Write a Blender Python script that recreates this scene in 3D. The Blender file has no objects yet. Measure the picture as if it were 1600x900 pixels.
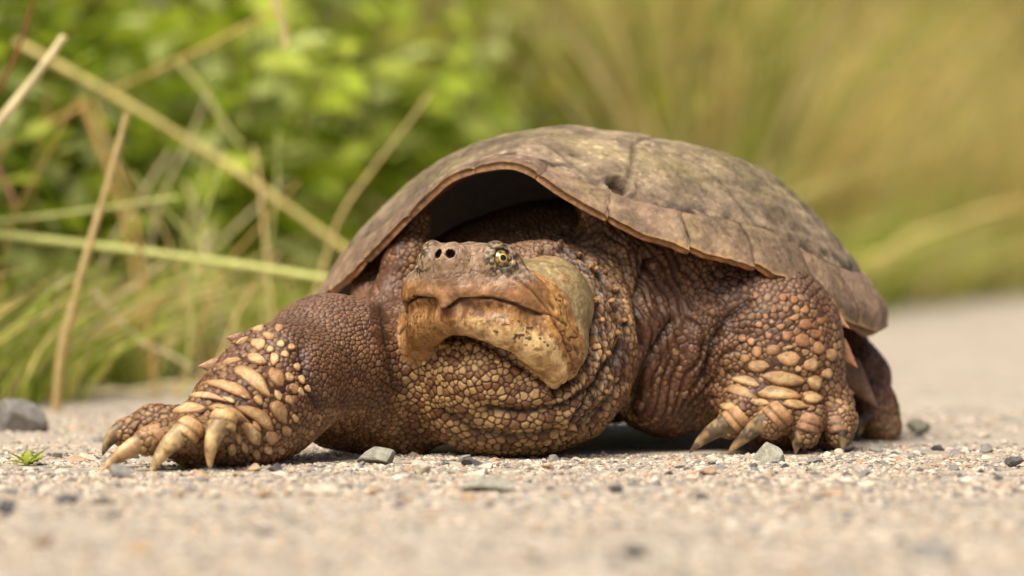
import bpy, math, random
import numpy as np
from mathutils import Vector, Matrix, kdtree
from mathutils.bvhtree import BVHTree

# ------------------------------------------------------------------ camera, world, sun
U = 0.00037            # metres per model unit (one unit = one pixel of the photo at the turtle's face)
D = 5946.0             # camera distance to the face plane, model units
HZ = 340.0             # camera height, model units
sc = bpy.context.scene
col = sc.collection
cam_d = bpy.data.cameras.new('camera')
cam = bpy.data.objects.new('camera', cam_d); col.objects.link(cam)
cam.location = (0, -D*U, HZ*U); cam.rotation_euler = (math.radians(90), 0, 0)
cam_d.sensor_width = 36.0; cam_d.lens = 36.0*D/1600.0
cam_d.shift_y = -70.0/1600.0
cam_d.clip_start = 0.05; cam_d.clip_end = 500
cam_d.dof.use_dof = True; cam_d.dof.focus_distance = (D-40)*U
cam_d.dof.aperture_fstop = (cam_d.lens*0.001)/(66*U)
sc.camera = cam

SUN_EL, SUN_AZ = math.radians(58), math.radians(208)   # azimuth clockwise from +Y (north): behind the camera, to its left
w = bpy.data.worlds.new('World'); sc.world = w; w.use_nodes = True
nt = w.node_tree; nt.nodes.clear()
sky = nt.nodes.new('ShaderNodeTexSky'); sky.sky_type = 'NISHITA'; sky.sun_disc = False
sky.sun_elevation = SUN_EL; sky.sun_rotation = SUN_AZ
sky.air_density = 0.6; sky.dust_density = 5.0; sky.ozone_density = 0.6
bg = nt.nodes.new('ShaderNodeBackground'); bg.inputs['Strength'].default_value = 0.06
wo = nt.nodes.new('ShaderNodeOutputWorld')
nt.links.new(sky.outputs[0], bg.inputs[0]); nt.links.new(bg.outputs[0], wo.inputs[0])
sd = bpy.data.lights.new('sun', 'SUN'); sd.energy = 3.0; sd.angle = math.radians(40); sd.color = (1.0, 0.92, 0.79)
sun = bpy.data.objects.new('sun', sd); col.objects.link(sun)
sdir = Vector((math.sin(SUN_AZ)*math.cos(SUN_EL), math.cos(SUN_AZ)*math.cos(SUN_EL), math.sin(SUN_EL)))
sun.rotation_euler = sdir.to_track_quat('Z', 'Y').to_euler(); sun.location = sdir*5
sc.view_settings.view_transform = 'Standard'; sc.view_settings.look = 'None'
sc.view_settings.exposure = 0.85; sc.view_settings.gamma = 1.0
sc.view_settings.use_curve_mapping = False

rng = np.random.default_rng(7); random.seed(7)

# ------------------------------------------------------------------ helpers
def W(px, py, v):
    s = (D+v)/D
    return np.array([(px-800.0)*s, v, HZ-(py-380.0)*s])
def ground_v(py): return D*HZ/(py-380.0)-D
def srgb(r, g, b):
    c = np.array([r, g, b])/255.0
    return np.where(c <= 0.04045, c/12.92, ((c+0.055)/1.055)**2.4)
def sst(a, b, x):
    t = np.clip((x-a)/(b-a), 0, 1); return t*t*(3-2*t)
def _hash(ix, iy, iz, seed):
    h = (ix*374761393+iy*668265263+iz*2147483647+seed*144665) & 0xffffffff
    h = ((h ^ (h >> 13))*1274126177) & 0xffffffff
    h = ((h ^ (h >> 16))*2246822519) & 0xffffffff
    return ((h ^ (h >> 15)) & 0xffffff)/float(0xffffff)
def vnoise(P, scale, seed=0):
    Q = np.asarray(P)/scale; I = np.floor(Q).astype(np.int64); F = Q-I; F = F*F*(3-2*F)
    r = 0
    for dx in (0, 1):
        for dy in (0, 1):
            for dz in (0, 1):
                wgt = (F[:, 0] if dx else 1-F[:, 0])*(F[:, 1] if dy else 1-F[:, 1])*(F[:, 2] if dz else 1-F[:, 2])
                r = r+wgt*_hash(I[:, 0]+dx, I[:, 1]+dy, I[:, 2]+dz, seed)
    return r
def fbm(P, scale, seed=0, oct=3):
    r = 0; a = 1; t = 0
    for o in range(oct):
        r = r+a*vnoise(P, scale/2**o, seed+o*17); t += a; a *= .5
    return r/t

def make_mesh(name, V, F, colr=None, smooth=True, attrs=None):
    """V in model units, F (n,3) or (n,4) numpy"""
    me = bpy.data.meshes.new(name); V = np.asarray(V, float)*U; F = np.asarray(F, np.int32)
    n = F.shape[1]
    me.vertices.add(len(V)); me.vertices.foreach_set('co', V.astype(np.float32).ravel())
    me.loops.add(F.size); me.loops.foreach_set('vertex_index', F.ravel())
    me.polygons.add(len(F)); me.polygons.foreach_set('loop_start', np.arange(0, F.size, n, dtype=np.int32))
    me.polygons.foreach_set('use_smooth', np.full(len(F), smooth))
    me.update(calc_edges=True)
    if colr is not None:
        a = me.attributes.new('col', 'FLOAT_COLOR', 'POINT')
        c = np.ones((len(V), 4), np.float32); c[:, :3] = colr
        a.data.foreach_set('color', c.ravel())
    for k, x in (attrs or {}).items():
        a = me.attributes.new(k, 'FLOAT', 'POINT'); a.data.foreach_set('value', np.asarray(x, np.float32))
    return me
def obj(name, me, mat, parent=None, loc=None):
    o = bpy.data.objects.new(name, me); col.objects.link(o)
    if me is not None and mat is not None and not me.materials: me.materials.append(mat)
    if parent is not None: o.parent = parent
    if loc is not None: o.location = Vector(loc)*U
    return o
def tag(o, label=None, cat=None, group=None, kind=None):
    if label: o['label'] = label
    if cat: o['category'] = cat
    if group: o['group'] = group
    if kind: o['kind'] = kind
    return o

def material(name, rough=.7, spec=.3, noise_scale=400., noise_amt=.25, bump_scale=900., bump=.15, bump_dist=.0006,
             attr='col', base=None, coat=0., translucent=0., rand=0.):
    m = bpy.data.materials.new(name); m.use_nodes = True
    t = m.node_tree; N = t.nodes; L = t.links; N.clear()
    out = N.new('ShaderNodeOutputMaterial'); bs = N.new('ShaderNodeBsdfPrincipled')
    bs.inputs['Roughness'].default_value = rough; bs.inputs['Specular IOR Level'].default_value = spec
    bs.inputs['Coat Weight'].default_value = coat; bs.inputs['Coat Roughness'].default_value = .08
    tc = N.new('ShaderNodeTexCoord')
    nz = N.new('ShaderNodeTexNoise'); nz.inputs['Scale'].default_value = noise_scale; nz.inputs['Detail'].default_value = 4
    L.new(tc.outputs['Object'], nz.inputs['Vector'])
    mr = N.new('ShaderNodeMapRange'); mr.inputs['From Min'].default_value = .3; mr.inputs['From Max'].default_value = .7
    mr.inputs['To Min'].default_value = 1-noise_amt; mr.inputs['To Max'].default_value = 1+noise_amt
    L.new(nz.outputs['Fac'], mr.inputs['Value'])
    if base is None:
        a = N.new('ShaderNodeAttribute'); a.attribute_name = attr; c0 = a.outputs['Color']
    else:
        a = N.new('ShaderNodeRGB'); a.outputs[0].default_value = (*base, 1); c0 = a.outputs[0]
    vm = N.new('ShaderNodeVectorMath'); vm.operation = 'SCALE'
    L.new(c0, vm.inputs[0]); L.new(mr.outputs[0], vm.inputs['Scale']); cc = vm.outputs[0]
    if rand:
        oi = N.new('ShaderNodeObjectInfo'); r2 = N.new('ShaderNodeMapRange')
        r2.inputs['To Min'].default_value = 1-rand; r2.inputs['To Max'].default_value = 1+rand
        L.new(oi.outputs['Random'], r2.inputs['Value'])
        v2 = N.new('ShaderNodeVectorMath'); v2.operation = 'SCALE'; L.new(cc, v2.inputs[0]); L.new(r2.outputs[0], v2.inputs['Scale']); cc = v2.outputs[0]
    L.new(cc, bs.inputs['Base Color'])
    if bump:
        nb = N.new('ShaderNodeTexNoise'); nb.inputs['Scale'].default_value = bump_scale; nb.inputs['Detail'].default_value = 5
        L.new(tc.outputs['Object'], nb.inputs['Vector'])
        b = N.new('ShaderNodeBump'); b.inputs['Strength'].default_value = bump; b.inputs['Distance'].default_value = bump_dist
        L.new(nb.outputs['Fac'], b.inputs['Height']); L.new(b.outputs[0], bs.inputs['Normal'])
    if translucent:
        tr = N.new('ShaderNodeBsdfTranslucent'); L.new(cc, tr.inputs['Color'])
        mx = N.new('ShaderNodeMixShader'); mx.inputs[0].default_value = translucent
        L.new(bs.outputs[0], mx.inputs[1]); L.new(tr.outputs[0], mx.inputs[2]); L.new(mx.outputs[0], out.inputs[0])
    else:
        L.new(bs.outputs[0], out.inputs[0])
    return m

M_skin = material('turtle_skin', rough=.46, spec=.45, noise_scale=420, noise_amt=.22, bump_scale=1500, bump=.35, bump_dist=.0005)
M_scale = material('horny_scale', rough=.5, spec=.35, noise_scale=260, noise_amt=.32, bump_scale=650, bump=.6, bump_dist=.0009)
M_claw = material('claw_horn', rough=.42, spec=.4, noise_scale=260, noise_amt=.25, bump_scale=700, bump=.3, bump_dist=.0004)
M_shell = material('shell_horn', rough=.66, spec=.28, noise_scale=210, noise_amt=.3, bump_scale=330, bump=.75, bump_dist=.0016)
M_eye = material('eye_gloss', rough=.12, spec=.5, noise_scale=800, noise_amt=.15, bump=0, coat=1.0)
M_stone = material('stone', rough=.85, spec=.2, noise_scale=230, noise_amt=.3, bump_scale=700, bump=.5, bump_dist=.001)
M_grain = material('gravel_grains', rough=.88, spec=.2, noise_scale=500, noise_amt=.25, bump=0)
M_leaf = material('leaf', rough=.5, spec=.35, noise_scale=30, noise_amt=.25, bump=0, translucent=.5, rand=.15)
M_straw = material('dry_straw', rough=.6, spec=.3, noise_scale=80, noise_amt=.2, bump=0, translucent=.2)

# ------------------------------------------------------------------ the ground
EX0, EV0 = -1046.0, 1830.0                     # a point on the road edge, and its direction
EN = np.array([-.968, .252]); EE = np.array([.252, .968])
def off_road(X, Vv): return (X-EX0)*EN[0]+(Vv-EV0)*EN[1]
def ground_h(X, Vv):
    P = np.stack([X, Vv, np.zeros_like(X)], 1)
    h = (fbm(P, 260, 3, 3)-.5)*10+(fbm(P, 40, 9, 2)-.5)*3
    d = off_road(X, Vv)
    wob = d+(fbm(P, 700, 5, 2)-.5)*300
    bank = sst(0, 900, wob)*60+np.clip(wob-700, 0, 60000)*.3
    bank = np.minimum(bank, 9000)
    fade = sst(400, 1500, np.hypot((X-80)*.8, (Vv-250)))
    return h*(.35+.65*fade)+bank*(d > -400)
def axis(fine, lo, hi, step, far, g=1.16):
    a = list(np.arange(lo, hi+1, step)); s = step; x = hi
    while x < far: s *= g; x += s; a.append(x)
    s = step; x = lo
    while x > -far: s *= g; x -= s; a.insert(0, x)
    return np.array(a)
gx = axis(0, -1100, 1100, 13, 200000); gv = axis(0, -3300, 1400, 14, 200000)
GX, GV = np.meshgrid(gx, gv, indexing='ij'); sh = GX.shape
gh = ground_h(GX.ravel(), GV.ravel())
idx = np.arange(GX.size).reshape(sh)
gf = np.stack([idx[:-1, :-1], idx[1:, :-1], idx[1:, 1:], idx[:-1, 1:]], -1).reshape(-1, 4)
gP = np.stack([GX.ravel(), GV.ravel(), gh], 1)
gm = bpy.data.materials.new('gravel_road'); gm.use_nodes = True
def build_ground_mat(m):
    t = m.node_tree; N = t.nodes; L = t.links; N.clear()
    out = N.new('ShaderNodeOutputMaterial'); bs = N.new('ShaderNodeBsdfPrincipled'); bs.inputs['Roughness'].default_value = .9
    bs.inputs['Specular IOR Level'].default_value = .2
    tc = N.new('ShaderNodeTexCoord')
    def noise(s, d=4):
        n = N.new('ShaderNodeTexNoise'); n.inputs['Scale'].default_value = s; n.inputs['Detail'].default_value = d
        L.new(tc.outputs['Object'], n.inputs['Vector']); return n.outputs['Fac']
    def ramp(src, stops):
        r = N.new('ShaderNodeValToRGB'); L.new(src, r.inputs[0]); e = r.color_ramp.elements
        while len(e) < len(stops): e.new(.5)
        for q, (p, c) in zip(e, stops): q.position = p; q.color = (*c, 1)
        return r.outputs[0]
    v = N.new('ShaderNodeTexVoronoi'); v.inputs['Scale'].default_value = 330; L.new(tc.outputs['Object'], v.inputs['Vector'])
    v2 = N.new('ShaderNodeTexVoronoi'); v2.inputs['Scale'].default_value = 70; L.new(tc.outputs['Object'], v2.inputs['Vector'])
    sand = ramp(noise(9, 6), [(.3, (.29, .25, .21)), (.5, (.39, .343, .29)), (.7, (.46, .41, .35))])
    cell = N.new('ShaderNodeSeparateColor'); L.new(v.outputs['Color'], cell.inputs[0])
    gcol = ramp(cell.outputs[0], [(.0, (.20, .19, .175)), (.35, (.40, .33, .25)), (.7, (.52, .44, .34)), (1., (.66, .59, .48))])
    cell2 = N.new('ShaderNodeSeparateColor'); L.new(v2.outputs['Color'], cell2.inputs[0])
    gcol2 = ramp(cell2.outputs[0], [(.0, (.17, .165, .16)), (.25, (.38, .32, .24)), (.8, (.48, .40, .30)), (1., (.66, .60, .5))])
    m1 = N.new('ShaderNodeMix'); m1.data_type = 'RGBA'; m1.inputs[0].default_value = .55
    L.new(sand, m1.inputs[6]); L.new(gcol, m1.inputs[7])
    m2 = N.new('ShaderNodeMix'); m2.data_type = 'RGBA'; m2.inputs[0].default_value = .35
    L.new(m1.outputs[2], m2.inputs[6]); L.new(gcol2, m2.inputs[7])
    # verge: dark soil with litter
    a = N.new('ShaderNodeAttribute'); a.attribute_name = 'verge'
    soil = ramp(noise(25, 6), [(.3, (.035, .04, .012)), (.55, (.10, .085, .03)), (.75, (.22, .17, .07))])
    m3 = N.new('ShaderNodeMix'); m3.data_type = 'RGBA'; L.new(a.outputs['Fac'], m3.inputs[0])
    L.new(m2.outputs[2], m3.inputs[6]); L.new(soil, m3.inputs[7]); L.new(m3.outputs[2], bs.inputs['Base Color'])
    b = N.new('ShaderNodeBump'); b.inputs['Strength'].default_value = .7; b.inputs['Distance'].default_value = .0012; b.invert = True
    L.new(v.outputs['Distance'], b.inputs['Height'])
    b2 = N.new('ShaderNodeBump'); b2.inputs['Strength'].default_value = .4; b2.inputs['Distance'].default_value = .0012
    L.new(noise(1400), b2.inputs['Height']); L.new(b.outputs[0], b2.inputs['Normal']); L.new(b2.outputs[0], bs.inputs['Normal'])
    L.new(bs.outputs[0], out.inputs[0])
build_ground_mat(gm)
verge = sst(-60, 160, off_road(gP[:, 0], gP[:, 1])+(fbm(gP*[1, 1, 0], 220, 21, 3)-.5)*420)
ground = obj('ground', make_mesh('ground', gP, gf, attrs={'verge': verge}), gm)
tag(ground, kind='structure')
def gz(X, Vv): return float(ground_h(np.array([float(X)]), np.array([float(Vv)]))[0])

# ------------------------------------------------------------------ the turtle: signed-distance sculpt
class Op:
    def __init__(s, kind, k, mode, c, R, **p): s.kind, s.k, s.mode, s.c, s.R, s.p = kind, k, mode, np.array(c, float), R, p
    def dist(s, X, Y, Z):
        p = s.p
        if s.kind == 'cone':
            a, b, r1, r2 = p['a'], p['b'], p['r1'], p['r2']; ba = b-a; l2 = ba@ba
            x, y, z = X-a[0], Y-a[1], Z-a[2]
            t = np.clip((x*ba[0]+y*ba[1]+z*ba[2])/l2, 0, 1)
            return np.sqrt((x-t*ba[0])**2+(y-t*ba[1])**2+(z-t*ba[2])**2)-(r1+(r2-r1)*t)
        x, y, z = X-s.c[0], Y-s.c[1], Z-s.c[2]; M = p['M']
        u = M[0, 0]*x+M[0, 1]*y+M[0, 2]*z; v = M[1, 0]*x+M[1, 1]*y+M[1, 2]*z; ww = M[2, 0]*x+M[2, 1]*y+M[2, 2]*z
        if s.kind == 'ell':
            r = p['r']
            k0 = np.sqrt((u/r[0])**2+(v/r[1])**2+(ww/r[2])**2)+1e-9
            k1 = np.sqrt((u/r[0]**2)**2+(v/r[1]**2)**2+(ww/r[2]**2)**2)+1e-9
            return k0*(k0-1)/k1
        if s.kind == 'torus':
            q = np.sqrt(u*u+v*v)-p['R0']; return np.sqrt(q*q+ww*ww)-p['r0']
ops = []; group = ['body']
def cone(a, r1, b, r2, k=25, mode='add'):
    a = np.array(a, float); b = np.array(b, float)
    o = Op('cone', k, mode, (a+b)/2, np.linalg.norm(b-a)/2+max(r1, r2), a=a, b=b, r1=r1, r2=r2); o.g = group[0]; ops.append(o)
def chain(pts, k=25):
    for (a, r1), (b, r2) in zip(pts[:-1], pts[1:]): cone(a, r1, b, r2, k)
def yawM(deg, pitch=0):
    c, s_ = math.cos(math.radians(deg)), math.sin(math.radians(deg))
    lat = np.array([c, -s_, 0]); fwd = np.array([-s_, -c, 0]); up = np.array([0, 0, 1.])
    cp, sp = math.cos(math.radians(pitch)), math.sin(math.radians(pitch))
    return np.array([lat, fwd*cp+up*sp, up*cp-fwd*sp])
def ell(c, r, M=None, k=25, mode='add'):
    o = Op('ell', k, mode, c, max(r), r=r, M=np.eye(3) if M is None else M); o.g = group[0]; ops.append(o)
def torus(c, n, R0, r0, k=6, mode='add'):
    n = np.array(n, float); n /= np.linalg.norm(n); t = np.cross(n, [0, 0, 1.]); t /= np.linalg.norm(t)
    o = Op('torus', k, mode, c, R0+r0, R0=R0, r0=r0, M=np.array([t, np.cross(n, t), n])); o.g = group[0]; ops.append(o)

# shell frame
S0 = np.array([158., 650.]); SY = 20.; SM = yawM(SY)
def SH(lat, fwd, z): return np.array([S0[0], S0[1], 0])+SM[0]*lat+SM[1]*fwd+np.array([0, 0, z])
# --- trunk
ell(SH(0, 40, 225), (350, 420, 195), SM, k=30)
ell(SH(0, -250, 190), (300, 260, 120), SM, k=30)
# skin hanging from the shell rim, on either side of the neck
chain([(W(925, 318, 300), 26), (W(965, 410, 262), 34), (W(1000, 520, 240), 44), (W(1015, 620, 255), 50)], k=40)
chain([(W(1000, 390, 330), 50), (W(1060, 430, 340), 85), (W(1060, 560, 330), 95), (W(1040, 610, 330), 70)], k=50)
cone(W(1090, 430, 360), 60, W(1160, 450, 370), 70, 40)
chain([(W(655, 340, 350), 22), (W(640, 400, 320), 32), (W(612, 480, 300), 46)], k=40)
chain([(W(612, 410, 430), 28), (W(590, 450, 440), 34), (W(590, 500, 350), 52)], k=40)
# --- foreleg stretched forward (image left)
chain([(W(610, 575, 230), 104), (W(515, 566, 85), 99), (W(432, 603, -60), 86), (W(372, 648, -150), 68), (W(315, 684, -205), 46)], k=40)
cone(W(425, 655, -85), 62, W(375, 680, -150), 50, 40)
cone(W(560, 610, 120), 70, W(640, 630, 200), 78, 50)
cone(W(520, 655, 130), 46, W(620, 660, 190), 52, 40)
chain([(W(300, 684, -215), 40), (W(262, 683, -262), 25), (W(232, 689, -290), 20)], k=16)
chain([(W(318, 686, -225), 38), (W(300, 681, -275), 25), (W(287, 684, -305), 21)], k=14)
chain([(W(355, 682, -215), 38), (W(350, 670, -262), 25), (W(346, 674, -288), 21)], k=14)
chain([(W(290, 672, -190), 38), (W(240, 664, -195), 27), (W(196, 676, -205), 22)], k=16)
cone(W(400, 690, -120), 34, W(360, 706, -190), 22, 20)
# --- foreleg bent (image right)
chain([(W(1050, 560, 350), 112), (W(1120, 530, 330), 108), (W(1200, 524, 310), 111), (W(1218, 585, 285), 100)], k=40)
chain([(W(1218, 585, 285), 98), (W(1222, 625, 262), 78)], k=30)
cone(W(1168, 630, 238), 50, W(1288, 636, 268), 48, 26)
chain([(W(1168, 630, 235), 36), (W(1160, 642, 205), 28), (W(1140, 664, 185), 22)], k=14)
chain([(W(1215, 636, 225), 36), (W(1222, 645, 195), 30), (W(1206, 660, 172), 25)], k=12)
chain([(W(1255, 640, 230), 34), (W(1262, 652, 200), 29), (W(1258, 676, 186), 24)], k=12)
chain([(W(1300, 640, 250), 34), (W(1312, 655, 225), 29), (W(1311, 678, 212), 23)], k=12)
cone(W(1190, 682, 260), 22, W(1290, 690, 280), 20, 14)
# --- hind foot showing past the foreleg
chain([(W(1290, 540, 760), 70), (W(1345, 590, 690), 46), (W(1368, 640, 640), 34), (W(1388, 668, 622), 22)], k=30)
cone(W(1340, 660, 650), 20, W(1375, 672, 625), 17, 20)
# --- neck and throat bag
ell(W(803, 588, 158), (176, 160, 131), k=40)
ell(W(782, 618, 125), (112, 112, 92), k=30)
ell(W(758, 584, 62), (76, 92, 66), k=34)
ell(W(818, 616, 84), (98, 92, 78), k=34)
ell(W(838, 536, 205), (156, 170, 164), k=40)
ell(W(690, 545, 190), (80, 110, 110), k=40)
# --- head, in its own frame
HY = 30.; HM = yawM(HY)
HC = np.array([(785-800)*(D+90)/D, 90., HZ-100*(D+90)/D])
def H(a, b, c): return HC+HM[0]*a*1.05+HM[1]*b*.83+HM[2]*c
group[0] = 'head'
ell(H(0, 40, 24), (96, 118, 58), HM, k=20)
cone(H(0, 100, 46), 58, H(0, 176, 64), 34, 24)
ell(H(0, 120, 66), (58, 52, 30), HM, k=18)
ell(H(0, 190, 78), (30, 27, 26), HM, k=7)                       # nose knob
for s in (-1, 1):
    ell(H(s*74, -8, -2), (68, 90, 84), HM, k=12)                 # jaw muscle
    cone(H(s*0, 178, 36), 28, H(s*78, 116, 26), 36, 18)          # upper beak
    cone(H(s*78, 116, 24), 34, H(s*98, 70, 6), 32, 22)
    cone(H(s*26, 196, 30), 14, H(s*80, 138, 12), 18, 12)         # cutting edge of the upper beak
    cone(H(s*10, 172, -12), 27, H(s*69, 135, -30), 30, 16)       # lower jaw
    cone(H(s*69, 135, -29), 29, H(s*102, 89, -58), 27, 14)
    cone(H(s*102, 89, -58), 27, H(s*120, 60, -100), 15, 30)
    cone(H(s*98, 60, -26), 38, H(s*108, 20, -58), 42, 30)        # cheek
    ell(H(s*50, 128, 74), (36, 40, 28), HM, k=18)                # brow
cone(H(0, 194, 42), 21, H(0, 214, 4), 7, 12)                     # hook of the beak
EYE = {}
for s in (-1, 1):
    g = HM[0]*s*.80+HM[1]*.54+HM[2]*.2; g /= np.linalg.norm(g)
    e = H(s*58, 143, 75); EYE[s] = (e, g)
    ell(e+g*10, (17, 17, 17), k=5, mode='sub')
    torus(e+g*9, g, 18.5, 4.4, k=6)
    torus(e+g*2, g, 24, 5.5, k=10)
    cone(H(s*9.5, 216, 85), 7.4, H(s*8.5, 194, 80), 6.2, 3, 'sub')   # nostril
group[0] = 'body'

def smin(a, b, k):
    h = np.maximum(k-np.abs(a-b), 0)/k; return np.minimum(a, b)-h*h*k*.25
def apply_op(o, F, d):
    return smin(F, d, o.k) if o.mode == 'add' else -smin(-F, d, o.k)
def sdf_pts(P, sel=None):
    F = np.full(len(P), 300.)
    for o in ops:
        if sel and o.g != sel: continue
        m = np.nonzero(((P-o.c)**2).sum(1) < (o.R+o.k+40)**2)[0]
        if len(m): q = P[m]; F[m] = apply_op(o, F[m], o.dist(q[:, 0], q[:, 1], q[:, 2]))
    return F
# extra carving that depends on the head frame: the mouth line (upper beak overlaps the lower jaw)
HB = 6.0
lo = np.array([-690., -400., -24.]); hi = np.array([700., 1050., 470.])
n3 = np.ceil((hi-lo)/HB).astype(int)+1
ax = [lo[i]+HB*np.arange(n3[i]) for i in range(3)]
Fg = np.full(n3, 300., np.float32)
for o in ops:
    R = o.R+o.k+22
    sl = tuple(slice(max(0, int((o.c[i]-R-lo[i])/HB)), min(n3[i], int((o.c[i]+R-lo[i])/HB)+2)) for i in range(3))
    d = o.dist(ax[0][sl[0]][:, None, None], ax[1][sl[1]][None, :, None], ax[2][sl[2]][None, None, :])
    Fg[sl] = apply_op(o, Fg[sl], d)
def surface_nets(F, lo, h):
    S = F < 0
    c8 = [(i, j, k) for i in (0, 1) for j in (0, 1) for k in (0, 1)]
    n = F.shape
    cnt = sum(S[i:n[0]-1+i, j:n[1]-1+j, k:n[2]-1+k].astype(np.int8) for i, j, k in c8)
    act = (cnt > 0) & (cnt < 8); I = np.argwhere(act)
    vid = np.full(act.shape, -1, np.int64); vid[act] = np.arange(len(I))
    C = np.stack([F[I[:, 0]+i, I[:, 1]+j, I[:, 2]+k] for i, j, k in c8], 1)
    P = np.zeros((len(I), 3)); N = np.zeros(len(I))
    for x in range(8):
        for b in (4, 2, 1):
            y = x ^ b
            if y > x:
                m = (C[:, x] < 0) != (C[:, y] < 0)
                t = C[m, x]/(C[m, x]-C[m, y]); A = np.array(c8[x], float); B = np.array(c8[y], float)
                P[m] += A+(B-A)*t[:, None]; N[m] += 1
    V = lo+h*(I+P/N[:, None]); Q = []
    for axn in range(3):
        A = np.moveaxis(S, axn, 0); d = A[1:] != A[:-1]; d = d[:, 1:-1, 1:-1]
        J = np.argwhere(d); J[:, 1:] += 1
        flip = A[J[:, 0], J[:, 1], J[:, 2]]
        vv = np.moveaxis(vid, axn, 0)
        q = np.stack([vv[J[:, 0], J[:, 1]-1, J[:, 2]-1], vv[J[:, 0], J[:, 1], J[:, 2]-1], vv[J[:, 0], J[:, 1], J[:, 2]], vv[J[:, 0], J[:, 1]-1, J[:, 2]]], 1)
        if axn == 1: flip = ~flip
        q[~flip] = q[~flip][:, ::-1]; Q.append(q)
    Q = np.concatenate(Q); return V, np.concatenate([Q[:, [0, 1, 2]], Q[:, [0, 2, 3]]])
BV, BT = surface_nets(Fg, lo, HB)
# drop loose pieces that are hidden inside the shell is unnecessary: the sculpt is one closed skin
def vnormals(V, T):
    fn = np.cross(V[T[:, 1]]-V[T[:, 0]], V[T[:, 2]]-V[T[:, 0]]); N = np.zeros_like(V)
    for c in range(3):
        for q in range(3): N[:, q] += np.bincount(T[:, c], fn[:, q], len(V))
    return N/(np.linalg.norm(N, axis=1)[:, None]+1e-12)
def project(V, steps=1):
    for _ in range(steps):
        e = .6; d = sdf_pts(V); G = np.stack([sdf_pts(V+np.eye(3)[i]*e)-d for i in range(3)], 1)/e
        V = V-G*(d/np.maximum((G*G).sum(1), .25))[:, None].clip(-8, 8)
    return V
def refine(V, T, tgt):
    n = len(V); E = np.stack([T, np.roll(T, -1, 1)], 2).reshape(-1, 2); E.sort(1)
    key = E[:, 0]*n+E[:, 1]; ue, inv = np.unique(key, return_inverse=True)
    a, b = ue//n, ue % n; mid = (V[a]+V[b])/2
    mk = np.linalg.norm(V[a]-V[b], axis=1) > np.minimum(tgt[a], tgt[b])
    nid = np.full(len(ue), -1); nid[mk] = n+np.arange(mk.sum())
    V2 = np.concatenate([V, mid[mk]]); m = nid[inv].reshape(-1, 3); c = (m >= 0).sum(1); out = [T[c == 0]]
    t, q = T[c == 3], m[c == 3]
    out += [np.stack(x, 1) for x in ((t[:, 0], q[:, 0], q[:, 2]), (q[:, 0], t[:, 1], q[:, 1]), (q[:, 2], q[:, 1], t[:, 2]), (q[:, 0], q[:, 1], q[:, 2]))]
    for r in range(3):
        tr, mr = np.roll(T, -r, 1), np.roll(m, -r, 1)
        s = (c == 1) & (mr[:, 0] >= 0); t, q = tr[s], mr[s][:, 0]
        out += [np.stack((t[:, 0], q, t[:, 2]), 1), np.stack((q, t[:, 1], t[:, 2]), 1)]
        s = (c == 2) & (mr[:, 2] < 0); t, q = tr[s], mr[s]
        out += [np.stack((t[:, 0], q[:, 0], t[:, 2]), 1), np.stack((q[:, 0], t[:, 1], q[:, 1]), 1), np.stack((q[:, 0], q[:, 1], t[:, 2]), 1)]
    return V2, np.concatenate(out)
BV = project(BV, 2)
camP = np.array([0, -D, HZ])
def local_h(V): q = V-HC; return q@HM[0]/1.05, q@HM[1]/.83, q@HM[2]
def target(V, T):
    N = vnormals(V, T); f = ((camP-V)/np.linalg.norm(camP-V, axis=1)[:, None]*N).sum(1)
    a, b, c = local_h(V)
    hd = (np.abs(a) < 150) & (b > -110) & (np.abs(c+10) < 130)
    t = np.full(len(V), 2.3)
    t[hd] = 1.75
    t[V[:, 1] > 480] = 4.5
    t[f < -.15] = 5; t[f < -.45] = 12
    t[(V[:, 1] > 330) & (V[:, 2] > 420)] = 12
    return t
coarse = (BV.copy(), BT.copy())
for it in range(3):
    BV, BT = refine(BV, BT, target(BV, BT)*1.25)
    if it < 2: BV = project(BV, 1)
BV = project(BV, 1)
print('body', len(BV), len(BT))
BN = vnormals(BV, BT)
d_head = sdf_pts(BV, 'head'); d_rest = sdf_pts(BV, 'body')
hm = sst(-8, 8, d_rest-d_head)                                # 1 on the head
bvh = BVHTree.FromPolygons([tuple(v) for v in coarse[0]], [tuple(t) for t in coarse[1].tolist()])
def pix_hit(px, py):
    d = Vector(W(px, py, 500)-camP).normalized()
    loc, n, i, dist = bvh.ray_cast(Vector(camP), d)
    return (None, None) if loc is None else (np.array(loc), np.array(n))

# ---- head relief
ha, hb, hc = local_h(BV)
ub = np.interp(hb, [100, 112, 145, 180, 205, 216], [-9, -8, 1, 17, 15, 14])-17*np.exp(-(ha/13)**2)*sst(180, 200, hb)
mask_m = sst(98, 116, hb)*hm
dm = hc-ub
groove = np.exp(-(dm/3.0)**2)*mask_m
lip = sst(-1, 3, dm)*np.exp(-np.clip(dm-3, 0, None)**2/400)*mask_m
disp = -6.5*groove+2.0*lip
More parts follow.
